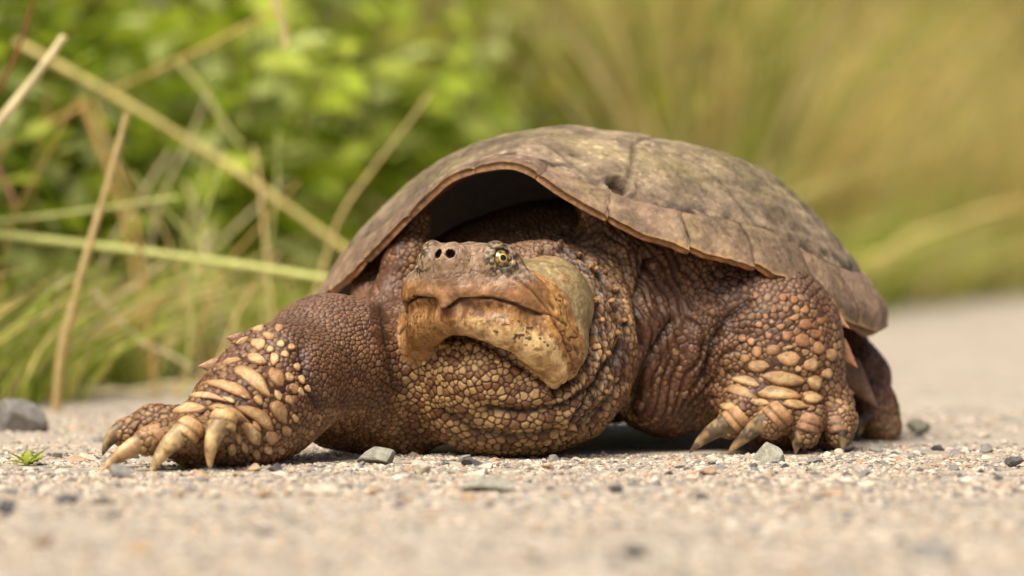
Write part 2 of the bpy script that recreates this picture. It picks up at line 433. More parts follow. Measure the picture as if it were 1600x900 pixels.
# lower edge of the jaw: a dark fold where throat skin meets it
wr = np.abs(fbm(BV*[1, 1, .55], 16, 31, 2)-.5)
bulge = np.exp(-(((np.abs(ha)-105)/75)**2+((hb+8)/98)**2+((hc-10)/74)**2)**2)   # smooth jaw muscle
cheekw = hm*sst(122, 96, hb)*sst(8, -8, hc-(50+(hb-65)*2.1))*sst(46, 80, np.abs(ha))*sst(-96, -70, hc-(hb-62)*.9)
wl = np.abs(fbm(BV@np.array([[1, 0, 0], [0, 1, .0], [.9, .0, .5]]), 15, 37, 2)-.5)
disp += -cheekw*np.clip(1-wl/.07, 0, 1)*3.0
facenoise = (fbm(BV, 9, 41, 3)-.5)*2.0+(fbm(BV, 34, 43, 2)-.5)*4
topw = hm*sst(25, 60, hc)
bsm = sst(-12, 12, hc-(50+(hb-65)*2.1))*sst(84, 62, hb)*sst(30, 52, np.abs(ha))
disp += hm*facenoise*(.55+.9*topw)*(1-.75*bsm)+bsm*hm*(fbm(BV, 7, 155, 3)-.5)*1.6
retic = np.clip(1-np.abs(fbm(BV, 10, 45, 2)-.5)/.05, 0, 1)*hm*(.35+.65*topw)*(1-.6*bsm)
disp -= 1.3*retic
# ring wrinkles round the nose
nosew = hm*np.exp(-((ha/42)**2+((hb-185)/45)**2+((hc-70)/40)**2))
nr = np.sqrt(ha**2+(hb-207)**2+(hc-82)**2)
disp += nosew*np.sin(nr/2.6+fbm(BV, 20, 5, 2)*6)*.8

# ---- neck folds: rings about the neck axis
nk = (1-hm)*sst(30, -30, hb)*np.exp(-np.clip(((ha-30)/210)**2+((hc+70)/190)**2-1, 0, None)*3)*sst(460, 330, BV[:, 1])*sst(170, 200, BV[:, 0]+200)
fold = np.abs(((hb+ (fbm(BV, 60, 51, 2)-.5)*46)/17) % 1-.5)*2
disp += nk*(sst(0, .7, fold)-.75)*4.5*(.5+fbm(BV, 50, 53, 2))
# throat creases (curved folds under the chin and on the lower bag)
thr = (1-hm)*sst(-40, 10, hb)
img_x = 800+BV[:, 0]*D/(D+BV[:, 1]); img_y = 380+(HZ-BV[:, 2])*D/(D+BV[:, 1])
def seg_dist(pts, zband=None):
    d = np.full(len(BV), 1e3)
    for (a, b) in zip(pts[:-1], pts[1:]):
        a = np.array(a, float); b = np.array(b, float); ba = b-a
        t = np.clip(((img_x-a[0])*ba[0]+(img_y-a[1])*ba[1])/(ba@ba), 0, 1)
        d = np.minimum(d, np.hypot(img_x-a[0]-t*ba[0], img_y-a[1]-t*ba[1]))
    return d
front = BV[:, 1] < 260
fold_dark = np.zeros(len(BV))  # colour darkening along creases: dark fold skin plus painted shade
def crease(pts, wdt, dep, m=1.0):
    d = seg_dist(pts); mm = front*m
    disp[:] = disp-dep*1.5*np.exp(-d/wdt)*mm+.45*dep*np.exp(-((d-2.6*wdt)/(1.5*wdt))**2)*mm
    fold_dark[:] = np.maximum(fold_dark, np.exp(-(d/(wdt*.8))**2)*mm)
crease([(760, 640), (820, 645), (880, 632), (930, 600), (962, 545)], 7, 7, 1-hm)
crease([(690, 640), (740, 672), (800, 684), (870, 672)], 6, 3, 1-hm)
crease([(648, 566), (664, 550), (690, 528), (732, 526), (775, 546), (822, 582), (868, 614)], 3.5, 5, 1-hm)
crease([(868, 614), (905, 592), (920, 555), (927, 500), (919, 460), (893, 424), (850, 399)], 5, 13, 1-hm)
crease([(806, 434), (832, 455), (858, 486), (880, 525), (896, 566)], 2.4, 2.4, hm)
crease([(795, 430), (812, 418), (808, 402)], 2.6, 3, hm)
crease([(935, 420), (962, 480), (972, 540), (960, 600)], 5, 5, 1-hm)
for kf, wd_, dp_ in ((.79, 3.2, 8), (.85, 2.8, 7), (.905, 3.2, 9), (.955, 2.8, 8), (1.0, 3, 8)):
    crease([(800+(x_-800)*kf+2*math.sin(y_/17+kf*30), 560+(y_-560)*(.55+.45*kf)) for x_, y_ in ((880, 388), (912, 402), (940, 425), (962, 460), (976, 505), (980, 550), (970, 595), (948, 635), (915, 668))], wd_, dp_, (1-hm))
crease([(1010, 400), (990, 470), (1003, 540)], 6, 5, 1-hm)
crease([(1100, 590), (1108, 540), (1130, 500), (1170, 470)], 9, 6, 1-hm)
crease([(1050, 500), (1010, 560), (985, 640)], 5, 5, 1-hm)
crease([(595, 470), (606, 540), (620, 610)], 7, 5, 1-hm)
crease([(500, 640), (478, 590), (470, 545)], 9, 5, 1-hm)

# ---- scale sites on the skin
BIG = []                                        # hand-set large scales: px, py, width, height, angle, arch, tone
def left_scales():
    f = lambda x, y: (130+x/2.813, 440+y/2.813)
    L = [(770, 275, 62, 52, 10, 0), (762, 340, 88, 44, 18, 4), (840, 340, 42, 52, 0, 0), (745, 432, 196, 62, 38, 12), (850, 420, 96, 56, 62, 0),
         (642, 470, 215, 50, 20, 16), (535, 507, 185, 30, 4, 14), (465, 558, 145, 42, -4, 6), (642, 577, 192, 42, 22, 10), (765, 595, 180, 56, 36, 12),
         (862, 572, 108, 62, 58, 0), (770, 520, 48, 34, 50, 0), (742, 668, 118, 62, 58, 0), (827, 685, 62, 52, 40, 0), (892, 655, 42, 46, 0, 0),
         (762, 636, 50, 28, 55, 0), (906, 522, 54, 34, 60, 0), (855, 500, 52, 28, 62, 0), (926, 470, 50, 38, 70, 0), (906, 420, 44, 34, 60, 0),
         (886, 320, 38, 30, 0, 0), (915, 288, 34, 28, 0, 0), (652, 735, 62, 36, 80, 0), (706, 728, 54, 30, 70, 0), (760, 760, 46, 34, 60, 0), (680, 690, 50, 24, 75, 0),
         (815, 240, 52, 36, 20, 0), (768, 206, 64, 30, -15, 0), (700, 262, 60, 26, -30, 0), (650, 350, 90, 26, -12, 4), (860, 205, 40, 32, 0, 0), (868, 275, 36, 34, 0, 0),
         (822, 300, 34, 30, 0, 0), (940, 375, 34, 30, 60, 0), (960, 430, 40, 28, 60, 0), (955, 485, 40, 28, 60, 0), (985, 470, 34, 24, 60, 0), (930, 600, 40, 28, 60, 0),
         (868, 740, 40, 34, 50, 0), (812, 740, 40, 34, 50, 0), (640, 520, 60, 22, 25, 0), (700, 500, 46, 20, 40, 0)]
    for x, y, ww, hh, an, ar in L: BIG.append((*f(x, y), ww/2.813, hh/2.813, an, ar/2.813, 'pale'))
def right_scales():
    f = lambda x, y: (930+x/2.5, 380+y/2.5)
    L = [(755, 450, 100, 56, 2, 0), (637, 480, 92, 46, 2, 0), (735, 530, 158, 56, 8, 4), (715, 588, 178, 50, 6, 4), (695, 415, 56, 52, 0, 0), (808, 380, 60, 52, -5, 0),
         (750, 360, 46, 42, 0, 0), (632, 425, 38, 46, 0, 0), (820, 315, 52, 46, 0, 0), (773, 285, 46, 40, 0, 0), (843, 475, 56, 50, 0, 0), (857, 545, 56, 52, -10, 0),
         (850, 602, 78, 46, 8, 0), (590, 540, 115, 36, 16, 3), (570, 582, 135, 42, 16, 4), (778, 222, 34, 30, 0, 0), (733, 213, 32, 30, 0, 0), (697, 258, 28, 34, 0, 0),
         (665, 280, 26, 36, 0, 0), (723, 323, 36, 34, 0, 0), (678, 360, 30, 32, 0, 0), (792, 492, 28, 24, 0, 0), (757, 405, 32, 20, 0, 0), (817, 260, 34, 34, 0, 0),
         (745, 258, 26, 26, 0, 0), (640, 318, 30, 26, 0, 0), (690, 308, 20, 20, 0, 0), (880, 296, 40, 42, 0, 0), (872, 410, 46, 48, 0, 0), (922, 435, 46, 44, 0, 0),
         (585, 450, 40, 32, 0, 0), (575, 372, 32, 28, 0, 0), (610, 385, 30, 28, 0, 0), (712, 370, 20, 20, 0, 0), (905, 510, 40, 40, 0, 0), (640, 620, 90, 30, 10, 0),
         (780, 630, 100, 34, 6, 0), (520, 640, 70, 36, 14, 0), (860, 355, 44, 36, 0, 0), (627, 205, 22, 30, 0, 0), (660, 170, 20, 24, 0, 0), (540, 180, 20, 22, 0, 0), (570, 160, 18, 20, 0, 0)]
    for x, y, ww, hh, an, ar in L: BIG.append((*f(x, y), ww/2.5, hh/2.5, an, ar/2.5, 'warm'))
left_scales(); right_scales()
big_hits = []
for b in BIG:
    p, n = pix_hit(b[0], b[1]); big_hits.append(p)

Y = BV[:, 1]; X = BV[:, 0]; Z = BV[:, 2]
# local scale radius
rad = np.full(len(BV), 4.9)
throat = (1-hm)*np.exp(-np.clip(((img_x-800)/185)**2+((img_y-600)/125)**2-.7, 0, None)*4)*(Y < 260)
rad -= .6*((img_x > 430)*(img_x < 600)*1.0); rad += throat*(.6+.9*sst(600, 690, img_y))
fore_l = sst(500, 400, img_x+ (img_y-600)*-.25); rad += fore_l*1.5
fore_r = sst(1120, 1230, img_x+(img_y-520)*.35)*(Y < 480); rad += fore_r*.7
hand = sst(632, 660, img_y)*((img_x > 1090)+(img_x < 380)*1.0); rad -= hand*1.2
rad = rad.clip(3.6, 12)
fn = np.cross(BV[BT[:, 1]]-BV[BT[:, 0]], BV[BT[:, 2]]-BV[BT[:, 0]]); area = np.linalg.norm(fn, axis=1)/2
cen = BV[BT].mean(1); fr = rad[BT].mean(1); fh = hm[BT].mean(1)
seen = (((camP-cen)*fn).sum(1) > -.35*np.linalg.norm(camP-cen, axis=1)*2*area) & (cen[:, 1] < 800) & (fh < .97)
pw = area/fr**2*seen; cum = np.cumsum(pw); NC = int(cum[-1]/1.0)*3
tri = np.searchsorted(cum, rng.random(NC)*cum[-1])
u = rng.random((NC, 2)); fl = u.sum(1) > 1; u[fl] = 1-u[fl]
cand = BV[BT[tri, 0]]*(1-u.sum(1))[:, None]+BV[BT[tri, 1]]*u[:, :1]+BV[BT[tri, 2]]*u[:, 1:]
crad = fr[tri]*rng.uniform(.66, 1.4, NC)
sites, srad, sbig = [], [], []
gridh = {}
CS = 26.0
def put(p, r, big):
    k = (int(p[0]//CS), int(p[1]//CS), int(p[2]//CS)); gridh.setdefault(k, []).append(len(sites)); sites.append(p); srad.append(r); sbig.append(big)
for b, p in zip(BIG, big_hits):
    if p is None: continue
    put(p, max(5, .5*min(b[2], b[3])*1.05), 1)
    if b[2] > 1.7*b[3]:                         # long scales: a row of sites keeps small scales off them
        for q in (-.33, .33):
            an = math.radians(b[4]); pp, _ = pix_hit(b[0]+q*b[2]*math.cos(an), b[1]+q*b[2]*math.sin(an))
            if pp is not None: put(pp, .5*b[3]*1.05, 1)
cl = cand.tolist(); rl = crad.tolist()
for p, r in zip(cl, rl):
    k0, k1, k2 = int(p[0]//CS), int(p[1]//CS), int(p[2]//CS); ok = True
    for i in (-1, 0, 1):
        for j in (-1, 0, 1):
            for k in (-1, 0, 1):
                for s in gridh.get((k0+i, k1+j, k2+k), ()):
                    q = sites[s]; m = (r+srad[s])*.82
                    if (p[0]-q[0])**2+(p[1]-q[1])**2+(p[2]-q[2])**2 < m*m: ok = False; break
                if not ok: break
            if not ok: break
        if not ok: break
    if ok: put(p, r, 0)
sites = np.array([list(s) for s in sites]); srad = np.array(srad); sbig = np.array(sbig)
print('scale sites', len(sites))
# stretch of the cells, per site
sdirv = np.zeros_like(sites); sst_ = np.ones(len(sites))
sa, sb, s_c = local_h(sites); six = 800+sites[:, 0]*D/(D+sites[:, 1]); siy = 380+(HZ-sites[:, 2])*D/(D+sites[:, 1])
nks = (sb < 20) & (np.abs(sa) < 250) & (siy < 640) & (six > 860) & (six < 1060)
sdirv[nks] = HM[1]; sst_[nks] = 2.1
low = (np.abs(six-800) < 190) & (siy > 620) & (sites[:, 1] < 200); sdirv[low] = [0, 0, 1]; sst_[low] = 1.45
ul = (six > 440) & (six < 620) & (siy < 640); sdirv[ul] = [.8, -.6, 0]; sst_[ul] = 1.8
ur = (six > 1020) & (six < 1130); sdirv[ur] = [.9, -.3, .3]; sst_[ur] = 1.5
sst_[sbig == 1] = 1
kd = kdtree.KDTree(len(sites))
for i, s in enumerate(sites): kd.insert(s, i)
kd.balance()
need = np.nonzero((hm < .98) & (Y < 820))[0]
NB = np.zeros((len(need), 6), np.int64)
find = kd.find_n
for r_, v_ in enumerate(BV[need].tolist()):
    q = find(v_, 6)
    NB[r_] = [t[1] for t in q]
dl = BV[need][:, None, :]-sites[NB]
al = (dl*sdirv[NB]).sum(2)
dd = np.sqrt((dl**2).sum(2)+(sst_[NB]**2-1)*al**2)/srad[NB]
o_ = np.argsort(dd, 1); ds = np.take_along_axis(dd, o_, 1)
near = np.take_along_axis(NB, o_, 1)[:, 0]
edge = np.zeros(len(BV)); cid = np.zeros(len(BV), np.int64); isbig = np.zeros(len(BV))
edge[need] = np.clip((ds[:, 1]-ds[:, 0])/(ds[:, 1]+ds[:, 0]+1e-6)*2.2, 0, 1); cid[need] = near; isbig[need] = sbig[near]
rnd = rng.random(len(sites)); rnd2 = rng.random(len(sites))
cr, cr2 = rnd[cid], rnd2[cid]; crd = srad[cid]
amp = np.clip(crd*.52, 1.5, 4.0)*(1-hm)*(1-isbig*.8)
dome = sst(.0, .85, edge)*.75+.25*np.sqrt(edge)
patch = sst(.35, .6, fbm(BV, 55, 71, 2))          # some skin is smoother, with only scattered bumps
smoothzone = sst(980, 1010, img_x)*sst(1110, 1060, img_x)+sst(560, 590, img_x)*sst(640, 610, img_x)*sst(600, 480, img_y)
smoothzone = np.clip(smoothzone, 0, 1)
nkv = (1-hm)*sst(880, 915, img_x)*sst(1005, 985, img_x)*sst(690, 640, img_y)*(Y < 300)
keepc = (1-.45*nkv)*np.where((smoothzone > .5) & (cr2 > .42), .25, 1.0)
disp += amp*(dome-.75)*keepc
disp += (1-hm)*(fbm(BV, 90, 61, 2)-.5)*9+(1-hm)*(fbm(BV, 28, 63, 2)-.5)*4
BVd = BV+BN*disp[:, None]
# rest on the ground, not through it
BVd[:, 2] = np.maximum(BVd[:, 2], -5+(fbm(BV, 20, 3, 1))*3)

# ---- skin pigment, with shade painted into the folds
def mixc(A, B, t): return A*(1-t)[:, None]+B*t[:, None]
one = np.ones(len(BV))[:, None]
crk = one*srgb(42, 22, 11)
tan = mixc(one*srgb(128, 88, 52), one*srgb(200, 160, 108), cr**1.3)
redd = one*srgb(136, 80, 44); grey = one*srgb(140, 110, 88)
skin = mixc(tan, redd, .35*sst(.6, .95, cr2)+.2*sst(.4, .7, fbm(BV, 120, 81, 2)))
upper = sst(520, 470, img_y)*sst(560, 500, img_x)
limb_up = np.clip(((img_x > 430)*(img_x < 640)*(img_y < 640)*1.0)+(img_x > 990)*(1-fore_r), 0, 1)*(1-throat)
skin = mixc(skin, mixc(one*srgb(98, 64, 42), one*srgb(146, 102, 70), cr), .85*limb_up)
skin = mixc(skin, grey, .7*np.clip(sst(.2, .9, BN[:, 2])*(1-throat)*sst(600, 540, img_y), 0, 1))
pale = one*srgb(214, 176, 118); skin = mixc(skin, pale, np.clip(throat*.55*(cr > .35)+hand*.25, 0, 1))
pit = sst(.05, .3, edge); core = sst(.22, .66, edge)
skin = mixc(mixc(one*srgb(92, 54, 30), skin, .35+.0*cr), skin, core)
smooth_skin = mixc(one*srgb(96, 54, 30), one*srgb(128, 80, 48), fbm(BV, 40, 83, 2))
pit2 = pit*np.where((smoothzone > .5) & (cr2 > .42), .35, 1.0)
body_c = mixc(mixc(crk, smooth_skin, .55*smoothzone), skin, pit2)
body_c = mixc(body_c, one*srgb(58, 34, 20), isbig*.75)
darkgap = np.clip(fore_l*.25+fore_r*.45, 0, 1)*(1-throat)*np.clip(.4+.9*cr2, 0, 1)
body_c = mixc(body_c, one*srgb(84, 54, 38), darkgap)
grime = sst(.45, .7, fbm(BV, 70, 141, 3)); body_c = mixc(body_c, body_c*np.array([.55, .5, .45]), .6*grime)
body_c = mixc(body_c, one*srgb(40, 23, 12), .75*fold_dark)  # darker fold skin, with the shade of deep creases painted in
body_c *= .76
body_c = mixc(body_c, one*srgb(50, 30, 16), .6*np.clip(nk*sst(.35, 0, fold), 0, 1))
# face
f1 = fbm(BV, 22, 91, 3); f2 = fbm(BV, 8, 93, 3); f3 = fbm(BV*[1, 1, .35], 9, 95, 3); f4 = vnoise(BV, 5.5, 97)
top_c = mixc(one*srgb(98, 83, 66), one*srgb(156, 132, 104), sst(.3, .7, f2))
nose_c = mixc(one*srgb(122, 97, 78), one*srgb(168, 138, 110), sst(.3, .7, f1))
beak_c = mixc(one*srgb(118, 80, 46), one*srgb(164, 120, 76), sst(.35, .65, f1)); beak_c = mixc(beak_c, one*srgb(120, 70, 34), .6*sst(.55, .75, f2))
jaw_o = mixc(one*srgb(112, 72, 38), one*srgb(170, 126, 76), sst(.35, .65, f3))
jaw_y = mixc(one*srgb(160, 122, 74), one*srgb(220, 188, 130), sst(.28, .68, f1+.5*(f2-.5))); jaw_y = mixc(jaw_y, one*srgb(146, 100, 50), .75*sst(35, -25, ha+(f1-.5)*50))
musc = mixc(one*srgb(136, 118, 78), one*srgb(164, 142, 98), sst(.3, .7, f1)); musc = mixc(musc, one*srgb(176, 120, 84), .35*sst(.5, .8, fbm(BV, 48, 99, 2)))
musc = mixc(musc, one*srgb(92, 86, 56), .6*sst(.5, .72, fbm(BV, 60, 101, 3)))
musc = mixc(musc, one*srgb(112, 94, 66), .55*sst(.5, .62, f2)); musc = mixc(musc, one*srgb(186, 166, 124), .4*sst(.56, .7, fbm(BV, 13, 151, 3)))
scr = np.abs(fbm(BV@np.array([[1, 0, .5], [0, 1, 0], [-.6, 0, .25]]), 18, 153, 2)-.5); musc = mixc(musc, one*srgb(84, 70, 48), .5*np.clip(1-scr/.02, 0, 1))
depth_j = (ub-hc)                                # below the mouth line
jaw_c = mixc(jaw_o, jaw_y, sst(20, 50, depth_j+(f2-.5)*46+np.clip(110-hb, 0, 60)*.7))
jaw_c = mixc(jaw_c, one*srgb(56, 40, 26), .9*sst(.66, .74, f4)*sst(10, 26, depth_j)*sst(72, 46, depth_j)*sst(40, 75, np.abs(ha)+60*(f1-.5)))
streak = np.abs(fbm(BV@np.array([[1, 0, 0], [0, 1, 0], [0, 0, .22]]), 7, 103, 2)-.5)
jaw_c = mixc(jaw_c, one*srgb(96, 54, 20), .7*np.clip(1-streak/.07, 0, 1)*np.clip(sst(70, 10, depth_j)+.6*sst(40, -20, ha), 0, 1))
face = mixc(beak_c, jaw_c, sst(2, -2, dm)*sst(70, 100, hb+ .0*ha)+(1-sst(70, 100, hb))*sst(0, -30, hc))
face = mixc(face, top_c, sst(34, 54, hc+(f1-.5)*24))
face = mixc(face, nose_c, np.clip(nosew*1.6, 0, 1))
chk = mixc(one*srgb(140, 98, 52), one*srgb(182, 136, 78), sst(.3, .7, f2))
face = mixc(face, chk, np.clip(cheekw*1.2, 0, 1))
face = mixc(face, one*srgb(60, 38, 20), np.clip(cheekw, 0, 1)*np.clip(1-wl/.05, 0, 1)*.85)
bm_ = sst(-12, 12, hc-(50+(hb-65)*2.1)+(f1-.5)*16)*sst(84, 62, hb+(f1-.5)*20)*sst(30, 52, np.abs(ha)); face = mixc(face, musc, bm_)
face = mixc(face, face*np.array([.45, .4, .36]), .55*retic); face = mixc(face, face*np.array([.35, .3, .26]), .75*fold_dark)  # reticulated lines, then crease shade painted onto the face
face = mixc(face, one*srgb(110, 72, 40), .55*sst(.5, .72, fbm(BV, 30, 147, 3))*(1-bm_)*(1-topw))
face = mixc(face, one*srgb(52, 30, 16), np.clip(groove*1.1, 0, .9))
face = mixc(face, one*srgb(196, 160, 110), .6*np.exp(-((dm-4)/2.5)**2)*mask_m*(f2 > .45))
for s in (-1, 1):
    e, g = EYE[s]; q = np.linalg.norm(BV-(e+g*8), axis=1)
    lid = sst(33, 25, q); lid_c = mixc(one*srgb(66, 54, 40), one*srgb(146, 124, 96), sst(.42, .6, vnoise(BV, 4, 107)))
    face = mixc(face, lid_c, lid)
    disp_l = lid*(vnoise(BV, 4, 107)-.5)*2; BVd += BN*disp_l[:, None]
    nd = np.linalg.norm(BV-H(s*9, 210, 83), axis=1); face = mixc(face, one*srgb(44, 28, 22), sst(11, 8, nd))
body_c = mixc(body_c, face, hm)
body_c *= (.86+.28*fbm(BV, 16, 111, 2))[:, None]

ROOT = np.array([120., 320., 0.])
turtle = bpy.data.objects.new('snapping_turtle', None); col.objects.link(turtle)
turtle.location = Vector(ROOT)*U; turtle.empty_display_size = .05
tag(turtle, 'large brown snapping turtle with raised head crouching on the gravel road', 'turtle')
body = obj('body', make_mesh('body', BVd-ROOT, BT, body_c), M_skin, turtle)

# ---- large scales, each its own piece
def scale_piece(px, py, ww, hh, an, arch, tone, lift, name='scale'):
    an = math.radians(an); ca, sa_ = math.cos(an), math.sin(an); rings, seg = 5, 18
    pc, ncn = pix_hit(px, py)
    if pc is None: return None
    ph = random.uniform(0, 6.28); pts = []; hts = []
    for r in range(rings+1):
        rho = (0, .35, .6, .8, .94, 1.0)[r]
        for q in range(seg if r else 1):
            th = 2*math.pi*q/seg
            wob = 1+.05*math.sin(2*th+ph)+.07*math.sin(3*th+2*ph)+.04*math.sin(5*th+ph*3)
            ye = 1.35 if ww > 1.5*hh else .95; x = abs(math.cos(th))**.95*math.copysign(1, math.cos(th))*rho*wob*ww/2; y = abs(math.sin(th))**ye*math.copysign(1, math.sin(th))*rho*wob*hh/2
            y += arch*((2*x/ww)**2*1.0-.35)*1.4
            qx, qy = px+x*ca-y*sa_, py+x*sa_+y*ca
            p, n = pix_hit(qx, qy)
            for kq in (.85, .7, .55, .4, .2, .0):          # at a silhouette, stay on the skin
                if p is not None and np.linalg.norm(p-pc) < 1.25*max(ww, hh): break
                p, n = pix_hit(px+(qx-px)*kq, py+(qy-py)*kq)
            if p is None: p, n = pc, ncn
            hgt = lift*(1-rho**3.6)*(1+.8*rho*math.sin(th))+(-2.6 if r == rings else (-.4 if r == rings-1 else .4))
            pts.append(p+n*(hgt+1.0)); hts.append(rho)
    pts = np.array(pts); F = []
    for q in range(seg): F.append((0, 1+q, 1+(q+1) % seg))
    for r in range(1, rings):
        a, b = 1+(r-1)*seg, 1+r*seg
        for q in range(seg):
            F += [(a+q, b+q, b+(q+1) % seg), (a+q, b+(q+1) % seg, a+(q+1) % seg)]
    # image y runs down, so flip the winding
    F = np.array(F)[:, ::-1]
    hts = np.array(hts); n = len(pts); o1 = np.ones(n)[:, None]
    t = rng.random()
    if tone == 'pale': c = o1*(srgb(172, 136, 94)*(1-t)+srgb(214, 184, 136)*t)
    elif tone == 'warm':
        low_ = min(1, max(0, (py-530)/60)); c = o1*((srgb(136, 94, 66)*(1-t)+srgb(166, 124, 88)*t)*(1-low_)+(srgb(160, 130, 90)*(1-t)+srgb(192, 162, 114)*t)*low_)
    elif py < 600 and px > 850: c = o1*srgb(178, 136, 86)
    else: c = o1*srgb(216, 180, 118)
    c = mixc(c, o1*srgb(150, 100, 56), sst(.4, .75, hts+(fbm(pts, 10, 131, 2)-.5)*.7)*.55); c = mixc(c, o1*srgb(96, 60, 34), sst(.8, 1.0, hts)*.9)
    c = c*(.7+.5*fbm(pts, 14, 121, 3))[:, None]
    return obj(name, make_mesh(name, pts-ROOT, F, c), M_scale, turtle)
for b in BIG: scale_piece(b[0], b[1], b[2]*1.1, b[3]*1.16, *b[4:], lift=min(3.4, 1.2+.06*min(b[2], b[3])))
for px, py, ww, hh in [(692, 541, 16, 11), (734, 542, 12, 15), (776, 566, 10, 8), (664, 566, 9, 8)]: scale_piece(px, py, ww, hh, 0, 0, 'tub', 5, 'chin_barbel')
for px, py, r in [(929, 469, 8), (929, 542, 9), (949, 551, 9), (964, 520, 8), (931, 420, 7), (921, 416, 7), (944, 425, 7), (955, 470, 8), (940, 500, 8), (952, 590, 8), (905, 398, 6), (975, 500, 7), (962, 452, 7), (945, 610, 8)]:
    scale_piece(px, py, r*.95, r*1.3, 0, 0, 'tub', 3.5, 'neck_tubercle')

# ---- pointed spurs on the outer edge of the forelegs
def spur(base_px, tip_px, v, wdt, tone=srgb(160, 122, 92)):
    a = W(*base_px, v); t = W(*tip_px, v-6); ax_ = t-a; L = np.linalg.norm(ax_); ax_ /= L
    s1 = np.cross(ax_, [0, 1, 0]); s1 /= np.linalg.norm(s1); s2 = np.cross(ax_, s1); pts = []; seg = 10; cs = []
    for r, f in enumerate((-.25, 0, .3, .6, .85, 1)):
        rr = wdt*(1, 1, .72, .42, .16, .02)[r]; bend = -s1*0+np.array([0, 0, -1])*(f*f*.12*L)
        for q in range(seg):
            th = 2*math.pi*q/seg
            pts.append(a+ax_*f*L+bend+s1*math.cos(th)*rr+s2*math.sin(th)*rr*.55); cs.append(tone*(.85+.3*max(f, 0)))
    F = [(r*seg+q, r*seg+(q+1) % seg, (r+1)*seg+(q+1) % seg, (r+1)*seg+q) for r in range(5) for q in range(seg)]
    return obj('spur', make_mesh('spur', np.array(pts)-ROOT, F, np.array(cs)), M_scale, turtle)
spur((372, 530), (352, 525), -20, 11); spur((335, 572), (309, 569), -80, 14)
spur((1292, 490), (1327, 508), 330, 20, srgb(190, 140, 100)); spur((1310, 545), (1340, 570), 330, 20, srgb(170, 122, 88)); spur((1312, 610), (1335, 612), 320, 16, srgb(160, 116, 84))
spur((1325, 585), (1372, 630), 520, 30, srgb(128, 98, 76)); spur((478, 478), (470, 470), 60, 8)

# ---- claws
def claw(base, tip, r0, sag, dark, flat=.8):
    a = W(*base); t = W(*tip); d = t-a; L = np.linalg.norm(d); a = a-d/L*10; d = t-a
    side = np.cross(d/np.linalg.norm(d), [0, 0, 1]); side /= np.linalg.norm(side); up = np.cross(side, d/np.linalg.norm(d))
    nr, seg = 26, 28; pts, cs, us = [], [], []
    for r in range(nr+1):
        f = r/nr; rr = r0*(1-f**1.35)**.8*(1 if f < 1 else .0)+.5
        c = a+d*f+up*(4*f*(1-f)*sag)
        for q in range(seg):
            th = 2*math.pi*q/seg; pts.append(c+side*math.cos(th)*rr*flat+up*math.sin(th)*rr); us.append(f)
    pts = np.array(pts); us = np.array(us)
    F = [(r*seg+q, r*seg+(q+1) % seg, (r+1)*seg+(q+1) % seg, (r+1)*seg+q) for r in range(nr) for q in range(seg)]
    nz = fbm(pts, 16, int(base[0]), 3); o1 = np.ones(len(pts))[:, None]
    c = mixc(o1*srgb(206, 178, 126), o1*srgb(168, 132, 88), sst(.4, .7, fbm(pts, 24, 7, 2)))
    c = mixc(c, o1*srgb(74, 60, 52), np.clip(sst(.54, .58, nz)*.9+sst(.3, .16, us+(nz-.5)*.3)*.8, 0, 1)*(.55+.45*dark))
    c = mixc(c, o1*srgb(48, 40, 36), np.full(len(pts), dark)*(.45+.5*sst(.3, .6, nz)))
    return obj('claw', make_mesh('claw', pts-ROOT, F, c), M_claw, turtle)
claw((226, 692, -296), (155, 739, -318), 16, 5, .05); claw((284, 682, -314), (233, 744, -335), 17, 7, .05)
claw((345, 670, -305), (329, 737, -318), 16.5, 10, .1); claw((192, 676, -212), (160, 712, -225), 15, 8, .9)
claw((1138, 664, 172), (1077, 708, 182), 17, 6, .55); claw((1203, 658, 160), (1136, 711, 168), 17, 6, .7)
claw((1258, 676, 172), (1243, 711, 170), 14, 6, .85); claw((1311, 680, 198), (1317, 709, 190), 12, 5, .9)
claw((1352, 655, 600), (1340, 688, 590), 13, 5, .8); claw((1390, 670, 605), (1398, 684, 600), 8, 2, .8)

# ---- skin cuffs over the claw roots
def cuff(base, tip, r0, tone):
    a = W(*base); d = W(*tip)-a; d /= np.linalg.norm(d)
    side = np.cross(d, [0, 0, 1]); side /= np.linalg.norm(side); up = np.cross(side, d); pts, cs = [], []; seg = 20
    prof = [(-26, .8), (-20, .98), (-13, 1.03), (-9, .97), (-5, 1.02), (0, 1.04), (4, .98), (6, .9), (4, .82)]
    for (o, k) in prof:
        for q in range(seg):
            th = 2*math.pi*q/seg; pts.append(a+d*(o+2*math.sin(th))+side*math.cos(th)*r0*k+up*math.sin(th)*r0*k)
            cs.append(tone*(.35 if o in (-9, 6) or o == 4 and k < 1 else 1)*random.uniform(.66, .86))
    F = [(r*seg+q, r*seg+(q+1) % seg, (r+1)*seg+(q+1) % seg, (r+1)*seg+q) for r in range(len(prof)-1) for q in range(seg)]
    return obj('toe_scale', make_mesh('toe_scale', np.array(pts)-ROOT, F, np.array(cs)), M_scale, turtle)
for bse, tp, r, t in [((230, 690, -293), (155, 739, -318), 20, srgb(196, 150, 110)), ((288, 680, -308), (233, 744, -335), 21, srgb(214, 172, 118)),
                      ((346, 668, -296), (329, 737, -318), 20.5, srgb(214, 176, 120)), ((1143, 661, 178), (1077, 708, 182), 22, srgb(190, 146, 100)),
                      ((1208, 655, 166), (1136, 711, 168), 23, srgb(184, 140, 96)), ((1259, 671, 178), (1243, 711, 170), 20, srgb(170, 126, 92)),
                      ((1310, 674, 204), (1317, 709, 190), 18, srgb(160, 118, 88))]:
    cuff(bse, tp, r, t)

